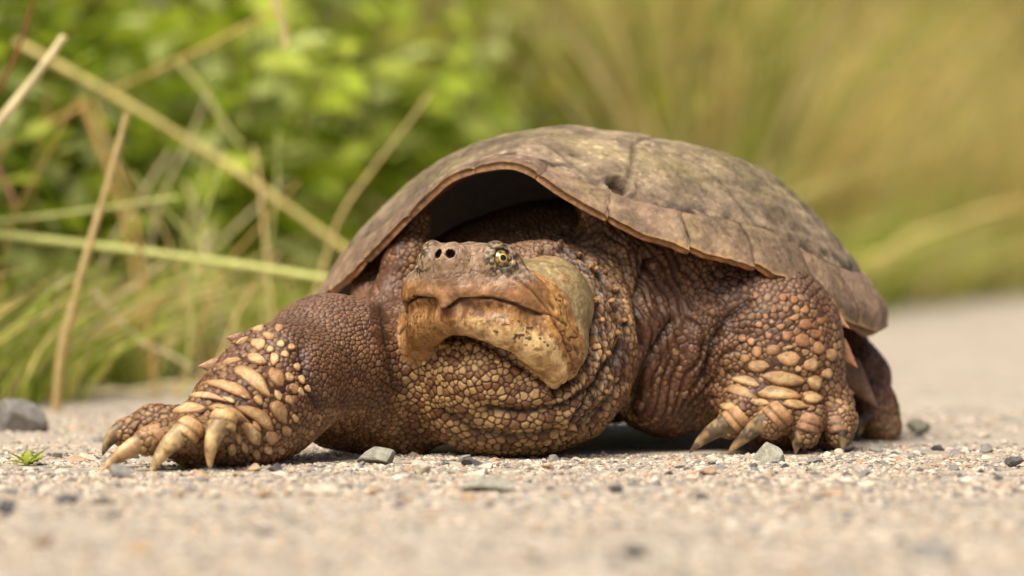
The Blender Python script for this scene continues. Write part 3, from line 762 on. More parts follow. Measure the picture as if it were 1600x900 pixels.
# ---- eyes
for s in (-1, 1):
    e, g = EYE[s]; g = np.array(g)
    tx = np.cross([0, 0, 1.], g); tx /= np.linalg.norm(tx); ty = np.cross(g, tx); n1, n2 = 56, 64; pts, cs = [], []
    for i in range(n1+1):
        ph = math.pi*i/n1*.62
        for j in range(n2):
            th = 2*math.pi*j/n2; rr = 17.5
            bul = 1+.05*math.exp(-(ph/.45)**2)
            pts.append(e+g*2+(g*math.cos(ph)*bul+tx*math.sin(ph)*math.cos(th)+ty*math.sin(ph)*math.sin(th))*rr)
            a = ph/.86                                     # 1 = iris rim
            if a < .36: c = srgb(8, 9, 12)
            elif a < .45: c = srgb(214, 178, 88)
            else:
                k = .5+.5*math.cos(th*6+.6+s); k = k**2*math.exp(-((a-.72)/.22)**2)
                c = srgb(146, 118, 64)*(1-.95*k)+srgb(36, 26, 12)*.95*k
                if a > .92: c = c*.35+srgb(60, 52, 30)*.65
            cs.append(c)
    F = [(i*n2+j, i*n2+(j+1) % n2, (i+1)*n2+(j+1) % n2, (i+1)*n2+j) for i in range(n1) for j in range(n2)]
    F = np.array(F)[:, ::-1] if False else np.array(F)
    obj('eye', make_mesh('eye', np.array(pts)-ROOT, F, np.array(cs)), M_eye, turtle)

# ------------------------------------------------------------------ carapace
def rim_xy(al):
    """plan outline, local (lat, fwd) for angle al (0 = front)"""
    la = 500*np.sin(al); fw = 520*np.cos(al)
    nar = 1-.07*np.clip(np.cos(al), 0, 1)**1.5
    return la*nar, fw
AL = np.radians(np.linspace(-180, 180, 721))
rl_, rf_ = rim_xy(AL)
RX = S0[0]+SM[0][0]*rl_+SM[1][0]*rf_; RV = S0[1]+SM[0][1]*rl_+SM[1][1]*rf_
RPX = 800+RX*D/(D+RV)
rim_img = [(497, 468), (520, 448), (545, 428), (585, 388), (625, 346), (660, 312), (700, 275), (740, 260), (790, 252), (820, 257), (860, 285), (920, 321), (1000, 361),
           (1080, 388), (1165, 408), (1230, 430), (1290, 470), (1330, 496), (1375, 512), (1393, 505)]
degA = np.degrees(AL)
py_ = np.interp(RPX, [p[0] for p in rim_img], [p[1] for p in rim_img])
RZ = HZ-(py_-380)*(D+RV)/D
rear = np.clip(sst(95, 125, np.abs(degA))+(degA < 0)*sst(68, 88, -degA), 0, 1)
RZ = RZ*(1-rear)+rear*(225+20*np.cos(AL*2))
# close the loop smoothly
ker = np.ones(9)/9; RZ = np.convolve(np.concatenate([RZ[-9:], RZ, RZ[:9]]), ker, 'same')[9:-9]
def rimz(al): return np.interp(np.degrees(al), degA, RZ)
MID_S = np.array([-520, -440, -300, -150, 0, 150, 300, 400, 470, 520.]); MID_Z = np.array([285, 360, 435, 482, 513, 532, 537, 527, 509, 482.])
def shell_pt(al, rho):
    la, fw = rim_xy(al); la, fw = la*rho, fw*rho
    zc = np.interp(fw, MID_S, MID_Z); zc = np.maximum(zc, rimz(al)+12)
    g = rho**3.2
    z = rimz(al)*g+zc*(1-g)
    return S0[0]+SM[0][0]*la+SM[1][0]*fw, S0[1]+SM[0][1]*la+SM[1][1]*fw, z, la, fw
na, nrho = 560, 170
al = np.linspace(-math.pi, math.pi, na, endpoint=False); rho = np.linspace(0, .915, nrho)
A2, R2 = np.meshgrid(al, rho, indexing='ij')
x, v, z, la, fw = shell_pt(A2.ravel(), R2.ravel())
CP = np.stack([x, v, z], 1)
i2 = np.arange(na*nrho).reshape(na, nrho); CF = np.stack([i2[:, :-1], np.roll(i2, -1, 0)[:, :-1], np.roll(i2, -1, 0)[:, 1:], i2[:, 1:]], -1).reshape(-1, 4)
CF = CF[:, ::-1]
def qn(V, F):
    f = np.cross(V[F[:, 2]]-V[F[:, 0]], V[F[:, 3]]-V[F[:, 1]]); N = np.zeros_like(V)
    for c in range(4):
        for q in range(3): N[:, q] += np.bincount(F[:, c], f[:, q], len(V))
    return N/(np.linalg.norm(N, axis=1)[:, None]+1e-9)
CN = qn(CP, CF)
if CN[:, 2].mean() < 0: CF = CF[:, ::-1]; CN = -CN
LP = np.stack([la, fw, z*0], 1)
wv = (fbm(LP, 130, 201, 2)-.5)*60
def line(d, wdt): return np.exp(-(d/wdt)**2)
seam = np.zeros(len(CP))
for b in (-385, -190, 10, 210, 400): seam = np.maximum(seam, line(fw+wv-b-.12*np.abs(la), 4.5))
vb = 150+18*np.cos(fw/62); seam = np.maximum(seam, line(np.abs(la+wv*.5)-vb, 4.5))
Rr = R2.ravel()
keel = np.exp(-((np.abs(la)-0)/40)**2)*6*np.cos(fw/200*6.28+1)*.5
cd = (fbm(LP, 150, 211, 3)-.5)*16+(fbm(LP, 30, 213, 3)-.5)*5+keel-seam*5-sst(.885, .915, Rr)*10
# radiating growth ridges
cd += 1.3*np.sin(Rr*150+fbm(LP, 90, 215, 2)*9)*sst(.4, .6, fbm(LP, 140, 217, 2))
def at_img(px, py):
    ix = 800+CP[:, 0]*D/(D+CP[:, 1]); iy = 380+(HZ-CP[:, 2])*D/(D+CP[:, 1])
    ok = ((camP-CP)*CN).sum(1) > 0
    d = np.hypot(ix-px, iy-py)+np.where(ok, 0, 1e4); return CP[np.argmin(d)]
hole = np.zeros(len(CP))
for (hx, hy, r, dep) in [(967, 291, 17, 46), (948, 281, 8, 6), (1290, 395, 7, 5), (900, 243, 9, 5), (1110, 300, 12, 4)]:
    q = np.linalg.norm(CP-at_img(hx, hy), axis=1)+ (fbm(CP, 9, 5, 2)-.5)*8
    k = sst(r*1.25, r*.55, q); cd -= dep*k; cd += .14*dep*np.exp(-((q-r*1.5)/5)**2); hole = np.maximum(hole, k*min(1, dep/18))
CPd = CP+CN*cd[:, None]
o1 = np.ones(len(CP))[:, None]
n1 = fbm(CP, 75, 221, 4); n2_ = fbm(CP, 22, 223, 3); n3_ = fbm(CP, 9, 225, 2)
cc = mixc(o1*srgb(100, 86, 68), o1*srgb(152, 134, 106), sst(.3, .68, n1))
cc = mixc(cc, o1*srgb(92, 82, 66), .7*sst(.52, .7, n2_))
cc = mixc(cc, o1*srgb(150, 136, 92), .4*sst(.52, .7, fbm(CP, 60, 227, 3)))
cc = mixc(cc, o1*srgb(136, 114, 98), .4*sst(.74, .9, Rr+(n1-.5)*.3))
cc = mixc(cc, o1*srgb(198, 176, 136), .7*sst(.70, .77, n3_)*sst(.45, .6, n1))
cc = mixc(cc, o1*srgb(56, 46, 36), np.clip(seam*.55+.6*sst(.895, .91, Rr), 0, 1))
cc = mixc(cc, o1*srgb(52, 43, 35), .8*sst(.84, .9, Rr+(n1-.5)*.1)*sst(.5, .6, n2_)*(np.abs(fw) < 700))
cc = mixc(cc, o1*srgb(22, 15, 11), np.clip(hole*1.2, 0, 1))  # shade of a deep hole painted in, as the dent is shallow
q = np.linalg.norm(CP-at_img(1342, 428), axis=1); cc = mixc(cc, o1*srgb(226, 196, 140), sst(10, 6, q))
# close it from below with an inner face
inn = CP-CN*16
n0 = len(CP)
CFb = (CF+n0)[:, ::-1]
rim_o = i2[:, -1]; rim_n = np.roll(rim_o, -1)
side = np.stack([rim_o, rim_n, rim_n+n0, rim_o+n0], 1)
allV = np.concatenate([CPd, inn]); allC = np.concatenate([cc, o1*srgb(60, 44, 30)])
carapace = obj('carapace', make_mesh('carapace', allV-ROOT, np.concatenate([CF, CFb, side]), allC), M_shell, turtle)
carapace['label'] = 'domed grey brown upper shell with a small hole near its front edge'
# marginal scutes, each a plate with its own edge
NM = 25
edges = np.radians(np.linspace(-180, 180, NM+1)+np.concatenate([[0], rng.uniform(-1.6, 1.6, NM-1), [0]]))
for i in range(NM):
    a0, a1 = edges[i], edges[i+1]; gap = .0006; m_, k_ = 30, 16
    aa = np.linspace(a0+gap, a1-gap, m_); rr = np.linspace(.893, 1.0, k_)
    Ag, Rg = np.meshgrid(aa, rr, indexing='ij'); f = (Ag-a0)/(a1-a0)
    wig = lambda e: .004*np.sin(Rg*60+e*9)+.002*np.sin(Rg*160+e*5)
    Ag = Ag+(1-f)*wig(a0)+f*wig(a1 if i < NM-1 else edges[0])
    cd_ = abs(math.degrees((a0+a1)/2))
    rag = (fbm(np.stack([Ag.ravel()*100, np.zeros(Ag.size), np.full(Ag.size, 3.)], 1), 4.5, 77, 3).reshape(Ag.shape)-.5)*.013
    flare = rag+.008*np.sin(np.pi*f)**.6-.005*np.exp(-(f/.09)**2)+.006*np.exp(-((1-f)/.12)**2)*(1 if a0 > 0 else -1)
    calm = 1-.85*np.exp(-((np.degrees(Ag)-100)/34)**4); flare = flare*calm
    Re = Rg+(Rg-.893)/.107*flare
    x, v, z, _, _ = shell_pt(Ag.ravel(), Re.ravel()); P = np.stack([x, v, z], 1)
    tt = ((Rg-.893)/.107).ravel()
    # plates flatten out towards the rim
    mid = 0.5
    x0, v0, z0, _, _ = shell_pt(Ag.ravel(), np.full(Ag.size, .893)); x1, v1, z1, _, _ = shell_pt(Ag.ravel(), (1.0+flare).ravel())
    lin = np.stack([x0+(x1-x0)*tt, v0+(v1-v0)*tt, z0+(z1-z0)*tt], 1)
    P = P*.75+lin*.25
    idm = np.arange(m_*k_).reshape(m_, k_); F = np.stack([idm[:-1, :-1], idm[1:, :-1], idm[1:, 1:], idm[:-1, 1:]], -1).reshape(-1, 4)
    N = qn(P, F)
    if N[:, 2].mean() < 0: F = F[:, ::-1]; N = -N
    ff = f.ravel(); eb = np.minimum(np.minimum(ff, 1-ff)*(a1-a0)*470, np.minimum(tt*55, 30))
    rnd_e = -5*np.exp(-eb/3.5)
    top = P+N*(4.0+rnd_e+(fbm(P, 26, 231, 3)-.5)*5-3*sst(.86, 1, tt)-13*sst(.62, 1, tt)**2*np.exp(-((np.degrees(Ag).ravel()-100)/34)**4))[:, None]
    dg = np.degrees(Ag).ravel(); th = 15-4*sst(.5, 1, tt)+34*np.exp(-((dg-104)/26)**2)*sst(.15, .6, tt)
    bot = P-N*th[:, None]-np.array([0, 0, 1])*(3*(1-tt))[:, None]
    nn = len(P); b = np.concatenate([idm[:, 0], idm[-1, 1:], idm[::-1, -1][1:], idm[0, ::-1][1:-1]]); bn = np.roll(b, -1)
    s_ = np.stack([b, b+nn, bn+nn, bn], 1)
    V = np.concatenate([top, bot]); FF = np.concatenate([F, F[:, ::-1]+nn, s_])
    oo = np.ones(nn)[:, None]
    na_ = fbm(P, 45, 233, 3); nb_ = fbm(P, 12, 235, 3)
    ct = mixc(oo*srgb(118, 96, 80), oo*srgb(146, 122, 98), sst(.3, .7, na_)); ct = mixc(ct, oo*srgb(104, 88, 68), .7*sst(.5, .7, fbm(P, 60, 237, 2)))
    ct = mixc(ct, oo*srgb(160, 140, 92), .4*sst(.62, .72, nb_)); ct = mixc(ct, oo*srgb(80, 62, 48), .4*np.exp(-eb/2.2))
    ct = mixc(ct, oo*srgb(168, 128, 82), sst(.93, 1.0, tt+(nb_-.5)*.2)*.6)
    ora = .08+.85*math.exp(-((math.degrees((a0+a1)/2)+62)/22)**2)+.35*math.exp(-((math.degrees((a0+a1)/2)-45)/25)**2)
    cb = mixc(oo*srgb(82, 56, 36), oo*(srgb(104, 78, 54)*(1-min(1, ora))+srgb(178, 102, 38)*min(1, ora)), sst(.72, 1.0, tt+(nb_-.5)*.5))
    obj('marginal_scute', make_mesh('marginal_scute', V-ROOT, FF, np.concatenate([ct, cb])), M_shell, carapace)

#@@REST
# ------------------------------------------------------------------ stones and gravel
def rock_mesh(name, seed, cuts=2, c=None, squash=(1, 1, .7), rough=.3):
    import bmesh
    bm = bmesh.new(); bmesh.ops.create_icosphere(bm, subdivisions=cuts, radius=1.0)
    V = np.array([v.co[:] for v in bm.verts]); F = np.array([[v.index for v in f.verts] for f in bm.faces]); bm.free()
    r = np.random.default_rng(seed)
    for _ in range(14):                               # broken faces: clip by random planes
        n = r.normal(size=3); n /= np.linalg.norm(n); d = r.uniform(.42, .8); e = V@n-d
        V = V-np.clip(e, 0, None)[:, None]*n
    V = V/np.abs(V).max(0)*.95; V = V*(1+(fbm(V+seed*3.7, .5, seed, 2)-.5)[:, None]*rough*.4)*np.array(squash)
    cl_ = None
    if c is not None: cl_ = np.array(c)*(.75+.5*fbm(V+seed, .35, seed+5, 3))[:, None]
    return make_mesh(name, V, F, cl_, smooth=False)
GREY = srgb(132, 128, 122); DARK = srgb(86, 84, 84); TANS = srgb(176, 150, 120); PALE = srgb(202, 190, 170); GREEN = srgb(140, 138, 124)
def stone(name, px, py_base, wpx, hpx, c, seed, label, cat='stone', group=None, rz=0., sink=.25, depth=1.0):
    v = ground_v(py_base); p = W(px, py_base, v); s = (D+v)/D
    me = rock_mesh(name, seed, 3, c, (wpx*.55*s, wpx*.5*s*depth, hpx*.62*s))
    o = obj(name, me, M_stone, None, (p[0], v, gz(p[0], v)+hpx*.5*s*(1-sink)))
    o.rotation_euler = (0, 0, rz); tag(o, label, cat, group); return o
stone('stone', 588, 726, 62, 32, GREEN, 11, 'greenish grey angular stone lying between outstretched foreleg and throat')
stone('stone', 660, 742, 34, 26, PALE*.9, 12, 'pale grey angular stone in front of the left edge of the throat')
stone('stone', 737, 728, 34, 18, DARK*1.1, 13, 'dark grey stone touching the bottom of the throat bag')
stone('stone', 190, 748, 40, 24, GREY, 14, 'rounded grey stone between the first two claws of outstretched foot')
stone('stone', 1205, 722, 52, 34, GREEN*1.25, 15, 'pale green grey stone with a pointed top between claws of the bent foreleg')
stone('boulder', 32, 674, 88, 54, GREY*.85, 16, 'smooth dark grey rock by the grass at the road edge', rz=.3)
stone('stone', 995, 872, 44, 22, DARK*.75, 17, 'dark blurred stone alone on pale gravel in front of the throat')
stone('stone', 1464, 872, 84, 30, GREY, 18, 'broad blurred grey stone low on the pale gravel in front of the hind foot')
stone('stone', 8, 804, 34, 24, DARK, 19, 'dark stone on gravel in front of the rock and sprout')
stone('stone', 1582, 730, 36, 18, DARK*1.1, 20, 'dark brown grey stone on open gravel, farthest from the bent foreleg')
stone('stone', 760, 770, 84, 26, GREEN*1.2, 21, 'flat pale greenish stone on gravel below the throat')
stone('stone', 505, 776, 60, 22, PALE*.8, 22, 'low pale stone on gravel below the outstretched forearm')
stone('stone', 1110, 744, 34, 14, TANS*.8, 23, 'flat tan stone on gravel below the bent foreleg claws')
stone('stone', 104, 790, 46, 20, DARK*1.2, 24, 'grey stone on gravel in front of the longest outstretched claw')
stone('stone', 70, 852, 30, 18, TANS*.55, 25, 'small dark brown blurred stone on gravel in front of grey stones')
stone('stone', 1440, 676, 46, 22, GREEN*.95, 26, 'grey stone lying behind the hind foot on pale road')

# countable pebbles: a few shapes, many individuals
r_ = np.random.default_rng(5); protos = {}
KINDS = [('grey', GREY), ('dark', DARK), ('tan', TANS), ('pale', PALE)]
for kn, c in KINDS: protos[kn] = [rock_mesh('pebble', 60+hash_i, 2, c, (1, .85, .62), .3) for hash_i in range({'grey': 0, 'dark': 10, 'tan': 20, 'pale': 30}[kn], {'grey': 0, 'dark': 10, 'tan': 20, 'pale': 30}[kn]+4)]
def under_turtle(X, Vv): return (abs(X-40) < 400 and 60 < Vv < 900)
placed = []
k = 0
while k < 280:
    v = float(r_.choice([r_.uniform(-900, 330), r_.uniform(-2200, 1500)], p=[.65, .35])); s = (D+v)/D
    X = r_.uniform(-820, 820)*s
    if off_road(X, v) > -150 or under_turtle(X, v): continue
    if any((X-a)**2+(v-b)**2 < 30**2 for a, b in placed): continue
    kn = r_.choice(['grey', 'dark', 'tan', 'pale'], p=[.42, .16, .22, .2]); me = protos[kn][r_.integers(4)]
    rad_ = 5.0+10*r_.random()**1.7
    o = obj('pebble', me, M_stone, None, (X, v, gz(X, v)+rad_*.25)); o.scale = (rad_*r_.uniform(.9, 1.4), rad_, rad_*r_.uniform(.7, 1.1))
    o.rotation_euler = (r_.uniform(-.3, .3), r_.uniform(-.3, .3), r_.uniform(0, 6.28))
    tag(o, {'grey': 'small grey pebble loose on the gravel road', 'dark': 'small dark charcoal pebble loose on the gravel road', 'tan': 'small tan pebble loose on the gravel road', 'pale': 'small pale cream pebble loose on the gravel road'}[kn], 'pebble', kn+' pebbles on the road')
    placed.append((X, v)); k += 1
# uncountable grains
import bmesh
bm = bmesh.new(); bmesh.ops.create_icosphere(bm, subdivisions=1, radius=1.0)
IV = np.array([v.co[:] for v in bm.verts]); IF = np.array([[v.index for v in f.verts] for f in bm.faces]); bm.free()
NG = 68000
vv = np.concatenate([r_.uniform(-900, 420, int(NG*.66)), r_.uniform(-2700, 1800, NG-int(NG*.66))])
XX = r_.uniform(-860, 860, NG)*(D+vv)/D
ok = (off_road(XX, vv) < 40) & ~((np.abs(XX-60) < 330) & (vv > 160) & (vv < 900)) & (fbm(np.stack([XX, vv, 0*vv], 1), 75, 301, 2)+r_.uniform(-.13, .13, NG) > .42); vv, XX = vv[ok], XX[ok]; NG = len(vv)
gr = 1.2+4.2*r_.random(NG)**2.2+1.2*(np.abs(vv) > 950)
big = r_.random(NG) < .03; gr[big] *= 1.7
q = r_.normal(size=(NG, 12, 1))*.16+1
GVs = IV[None]*q*gr[:, None, None]*np.stack([r_.uniform(.8, 1.5, NG), r_.uniform(.8, 1.3, NG), r_.uniform(.55, .95, NG)], 1)[:, None, :]
an = r_.uniform(0, 6.28, NG); ca, sa2 = np.cos(an)[:, None], np.sin(an)[:, None]
x0, y0 = GVs[..., 0].copy(), GVs[..., 1].copy(); GVs[..., 0] = x0*ca-y0*sa2; GVs[..., 1] = x0*sa2+y0*ca
GVs += np.stack([XX, vv, ground_h(XX, vv)+gr*.02], 1)[:, None, :]
pal = np.stack([srgb(178, 162, 142), srgb(192, 176, 156), srgb(158, 146, 130), srgb(142, 139, 134), srgb(106, 102, 99), srgb(212, 200, 182), srgb(176, 148, 120)])
gc = pal[r_.choice(7, NG, p=[.22, .2, .16, .17, .08, .12, .05])]*r_.uniform(.8, 1.12, (NG, 1))
gF = (IF[None]+(np.arange(NG)*12)[:, None, None]).reshape(-1, 3)
gravel = obj('gravel', make_mesh('gravel', GVs.reshape(-1, 3), gF, np.repeat(gc, 12, 0), smooth=False), M_grain)
tag(gravel, 'fine pale gravel grains strewn over the road', 'gravel', kind='stuff')

# ------------------------------------------------------------------ roadside plants
def ribbon(pts, wid, roll=0.):
    """a thin three-sided blade along pts"""
    pts = np.array(pts); n = len(pts); V, F = [], []
    for i in range(n):
        t = pts[min(i+1, n-1)]-pts[max(i-1, 0)]; t = t/np.linalg.norm(t)
        a = np.cross(t, [math.sin(roll), -math.cos(roll), .2]); a /= np.linalg.norm(a); b = np.cross(t, a); wv_ = wid[i]
        V += [pts[i]+a*wv_, pts[i]+b*wv_*.6, pts[i]-a*wv_, pts[i]-b*wv_*.35]
    for i in range(n-1):
        for j in range(4): F.append((4*i+j, 4*i+(j+1) % 4, 4*i+4+(j+1) % 4, 4*i+4+j))
    return np.array(V), np.array(F)
def merge(parts):
    Vs, Fs, Cs, n = [], [], [], 0
    for V, F, C in parts:
        Vs.append(V); Fs.append(F+n); Cs.append(np.broadcast_to(C, V.shape)); n += len(V)
    return np.concatenate(Vs), np.concatenate(Fs), np.concatenate(Cs)
def leaf_shape(L, wdt, lobes):
    """lobed leaf in the xy plane growing along +x, a folded fan of quads"""
    prof = [(0, .05), (.12, .3), (.24, .75 if lobes else .7), (.34, .38 if lobes else .9), (.48, 1.0), (.58, .46 if lobes else .85), (.72, .72 if lobes else .6), (.84, .3), (1.0, .02)]
    V = []
    for x, y in prof:
        zb = -.28*x*x
        V += [(x*L-(.06*L if y > .6 else 0), y*wdt, zb*L+.18*y*wdt), (x*L, 0, zb*L), (x*L-(.06*L if y > .6 else 0), -y*wdt, zb*L+.18*y*wdt)]
    F = []
    for i in range(len(prof)-1):
        F += [(3*i, 3*i+1, 3*i+4, 3*i+3), (3*i+1, 3*i+2, 3*i+5, 3*i+4)]
    return np.array(V), np.array(F)
def rot_to(d, roll, r):
    d = d/np.linalg.norm(d); s1 = np.cross([0, 0, 1.], d); s1 /= (np.linalg.norm(s1)+1e-9); s2 = np.cross(d, s1)
    return np.stack([d, s1*math.cos(roll)+s2*math.sin(roll), s2*math.cos(roll)-s1*math.sin(roll)])
GRN = [srgb(134, 156, 34), srgb(166, 184, 52), srgb(190, 202, 84), srgb(100, 122, 30), srgb(184, 192, 118), srgb(202, 198, 58)]
def weed_mesh(seed, height, nst, nleaf, lobes, tones, leafL):
    r = np.random.default_rng(seed); stems, leaves = [], []
    for sidx in range(nst):
        az = r.uniform(0, 6.28); lean = r.uniform(.05, .5); hgt = height*r.uniform(.6, 1.05)
        base = np.array([math.cos(az), math.sin(az), 0])*r.uniform(0, 60); out = np.array([math.cos(az), math.sin(az), 0])
        pts = [base+np.array([0, 0, 1])*hgt*t+out*hgt*lean*t*t for t in np.linspace(0, 1, 7)]
        V, F = ribbon(pts, np.linspace(6, 2, 7)); stems.append((V, F, srgb(120, 116, 50)*r.uniform(.7, 1.1)))
        for li in range(nleaf):
            t = (li+.6)/nleaf*.97+.02; p = base+np.array([0, 0, 1])*hgt*t+out*hgt*lean*t*t
            la_ = li*2.4+r.uniform(-.5, .5); up = r.uniform(-.5, .45)
            d = np.array([math.cos(la_), math.sin(la_), up]); L = leafL*r.uniform(.55, 1.15)*(1.1-.5*t)
            V, F = leaf_shape(L, L*r.uniform(.3, .46), lobes); V = V@rot_to(d, r.uniform(-.6, .6), r)+p
            c = tones[r.integers(len(tones))]*r.uniform(.75, 1.15); leaves.append((V, F, c))
    return merge(stems), merge(leaves)
def place_plant(name, meshes, X, v, rz, scl, label, cat, grp):
    e = bpy.data.objects.new(name, None); col.objects.link(e); e.location = (X*U, v*U, gz(X, v)*U); e.rotation_euler = (0, 0, rz); e.scale = (scl,)*3
    for pn, me in meshes: obj(pn, me, M_leaf if pn in ('foliage', 'blades') else M_straw, e)
    tag(e, label, cat, grp); return e
def mk(nm, m): return make_mesh(nm, m[0], m[1], m[2], smooth=False)
weedA = [[('stem', mk('stem', a)), ('foliage', mk('foliage', b))] for a, b in [weed_mesh(300+i, 1150, 8, 11, True, [GRN[1], GRN[2], GRN[0], GRN[4]], 270) for i in range(4)]]
weedB = [[('stem', mk('stem', a)), ('foliage', mk('foliage', b))] for a, b in [weed_mesh(320+i, 900, 9, 13, False, [GRN[0], GRN[3], GRN[1], GRN[5]], 200) for i in range(3)]]
DRY = [srgb(230, 212, 142), srgb(220, 198, 122), srgb(238, 224, 164), srgb(206, 188, 112), srgb(206, 204, 108), srgb(176, 186, 82)]
def tuft_mesh(seed, height, n, tones, spread=.6):
    r = np.random.default_rng(seed); bl = []
    for i in range(n):
        az = r.uniform(0, 6.28); lean = r.uniform(.05, spread); hgt = height*r.uniform(.45, 1.05); out = np.array([math.cos(az), math.sin(az), 0])
        base = out*r.uniform(0, 90)+r.normal(size=3)*[25, 25, 0]; droop = r.uniform(0, .5)
        pts = [base+np.array([0, 0, 1])*hgt*(t-.5*droop*t**3)+out*hgt*lean*(t*t+.3*t) for t in np.linspace(0, 1, 6)]
        w0 = r.uniform(1.6, 4.6); V, F = ribbon(pts, np.array([1, 1.1, 1, .8, .5, .12])*w0, az); bl.append((V, F, tones[r.integers(len(tones))]*r.uniform(.75, 1.1)))
    return merge(bl)
tuftD = [[('blades', mk('blades', tuft_mesh(400+i, 1500, 80, DRY[:4]+DRY[4:6])))] for i in range(4)]
tuftG = [[('blades', mk('blades', tuft_mesh(420+i, 700, 70, [GRN[1], GRN[2], GRN[0], DRY[5]], .8)))] for i in range(3)]
tuftS = [[('blades', mk('blades', tuft_mesh(440+i, 330, 80, [DRY[0], DRY[2], GRN[1], GRN[2], GRN[0], GRN[2]], 1.3)))] for i in range(3)]
def edge_pt(along, inward): return EX0+EE[0]*along+EN[0]*inward, EV0+EE[1]*along+EN[1]*inward
r_ = np.random.default_rng(31)
def scatter(name, protos, n, a0, a1, i0, i1, s0, s1, label, cat, grp):
    for q in range(n):
        f = (q+r_.random())/n; X, v = edge_pt(a0+(a1-a0)*f, r_.uniform(i0, i1))
        place_plant(name, protos[r_.integers(len(protos))], X, v, r_.uniform(0, 6.28), r_.uniform(s0, s1), label, cat, grp)
scatter('leafy_weed', weedA, 19, -300, 8500, 450, 1400, .75, 1.25, 'tall green weed with lobed leaves in the front row beside the road', 'plant', 'lobed weeds in the front row')
scatter('leafy_weed', weedA, 22, 400, 9500, 1400, 2600, 1.0, 1.6, 'tall green weed with lobed leaves standing behind the front row', 'plant', 'lobed weeds behind the front row')
scatter('leafy_bush', weedB, 10, -200, 8500, 1000, 2600, 1.1, 1.6, 'dark green bushy weed with plain oval leaves among the lobed weeds', 'plant', 'oval leaved weeds')
scatter('dry_grass_tuft', tuftD, 46, 7800, 26000, 100, 2200, 1.0, 2.2, 'tall tuft of straw coloured grass on the bank behind the turtle shell', 'grass', 'tall straw grass tufts')
scatter('green_grass_tuft', tuftG, 15, 7000, 26000, 300, 2600, 1.0, 2.2, 'green grass tuft growing among straw coloured grass on the bank', 'grass', 'green tufts among the straw grass')
scatter('leafy_bush', weedB, 10, 8500, 26000, 900, 3200, 1.2, 2.6, 'green bushy weed standing among straw coloured grass on the bank', 'plant', 'green weeds among the straw grass')
scatter('short_grass_tuft', tuftS, 30, -400, 5000, 30, 420, .7, 1.2, 'short tangled straw and green grass tuft at the road edge', 'grass', 'short tufts at the road edge')
scatter('short_grass_tuft', tuftS, 30, 5000, 22000, 0, 600, 1.2, 2.6, 'short straw grass tuft along the far road edge', 'grass', 'short tufts at the far road edge')
# far thicket that reads as one mass
NT = 17000
al_ = -1500+49000*r_.random(NT)**1.35; inw = 2300+4500*r_.random(NT)**1.2; tx_, tv_ = edge_pt(al_, inw)
tz_ = ground_h(tx_, tv_)+r_.random(NT)**.8*(1500+al_*.075)
LV, LF = leaf_shape(1., .42, True); tv3, tc3 = [], []
size = r_.uniform(110, 240, NT)*(1+np.clip(al_, 0, 50000)/13000)
dirs = r_.normal(size=(NT, 3)); dirs[:, 2] *= .5
tf = (LF[None]+(np.arange(NT)*len(LV))[:, None, None]).reshape(-1, 4)
for i in range(NT):
    tv3.append(LV*size[i]@rot_to(dirs[i], r_.uniform(-.6, .6), r_)+[tx_[i], tv_[i], tz_[i]])
palT = np.stack([GRN[0], GRN[1], GRN[3], GRN[2], DRY[4], DRY[1], DRY[0]]); far = np.clip((al_-3000)/6000, 0, 1)
pick = np.where(r_.random(NT) < .08+.72*far, r_.integers(4, 7, NT), r_.integers(0, 4, NT)); tcol = palT[pick]*r_.uniform(.7, 1.1, (NT, 1))
thicket = obj('thicket', make_mesh('thicket', np.concatenate(tv3), tf, np.repeat(tcol, len(LV), 0), smooth=False), M_leaf)
tag(thicket, 'dense green and straw coloured thicket filling the bank behind the weeds', 'thicket', kind='stuff')

# single straws that can be told apart
def straw(pix, wdt, c, label, name='straw', taper=.6):
    pts = np.array([W(*p) for p in pix]); n = 26; t = np.linspace(0, 1, len(pts)); tt = np.linspace(0, 1, n)
    P = np.stack([np.interp(tt, t, pts[:, k]) for k in range(3)], 1)
    for _ in range(2): P[1:-1] = (P[:-2]+2*P[1:-1]+P[2:])/4
    P = P+np.stack([np.sin(tt*7+pix[0][0])*5, 0*tt, np.sin(tt*5+pix[0][1])*6], 1)
    s = (D+pix[0][2])/D; V, F = ribbon(P, np.linspace(1, taper, n)*wdt*.5*s); base = P[0].copy()
    C = c*(.8+.4*fbm(V, 90, 7, 2))[:, None]
    o = obj(name, make_mesh(name, V-base, F, C), M_straw, None, base); tag(o, label, 'grass', None); return o
ST = srgb(236, 220, 172); SG = srgb(210, 212, 130); SB = srgb(206, 172, 104)
straw([(-330, 640, 1560), (-60, 270, 1500), (30, 150, 1500), (103, 52, 1460)], 20, ST, 'thick pale straw with a blunt broken top leaning over the grey rock')
straw([(84, 650, 1700), (100, 540, 1640), (140, 370, 1560), (198, 182, 1500)], 15, srgb(232, 206, 146), 'tall curved tan straw standing upright from the ground by the grey rock')
straw([(20, 62, 3600), (200, 165, 3600), (380, 275, 3600), (560, 405, 3600), (820, 588, 3600)], 15, srgb(222, 204, 128), 'long thick yellowish straw slanting down to the shell edge')
straw([(-900, 612, 2500), (-500, 430, 2430), (-60, 348, 2400), (140, 330, 2400), (282, 313, 2400)], 11, SG, 'short pale green blade lying level above the long level blade')
straw([(-60, 366, 2300), (200, 392, 2300), (400, 415, 2300), (540, 436, 2300), (900, 490, 2300), (1240, 610, 2300)], 15, SG*1.05, 'long wide pale green blade reaching level to the shell edge')
straw([(-640, 590, 3300), (-40, 258, 3300), (150, 160, 3300), (300, 85, 3300), (440, 5, 3300)], 9, SB, 'thin brown straw rising across the long slanting yellowish straw')
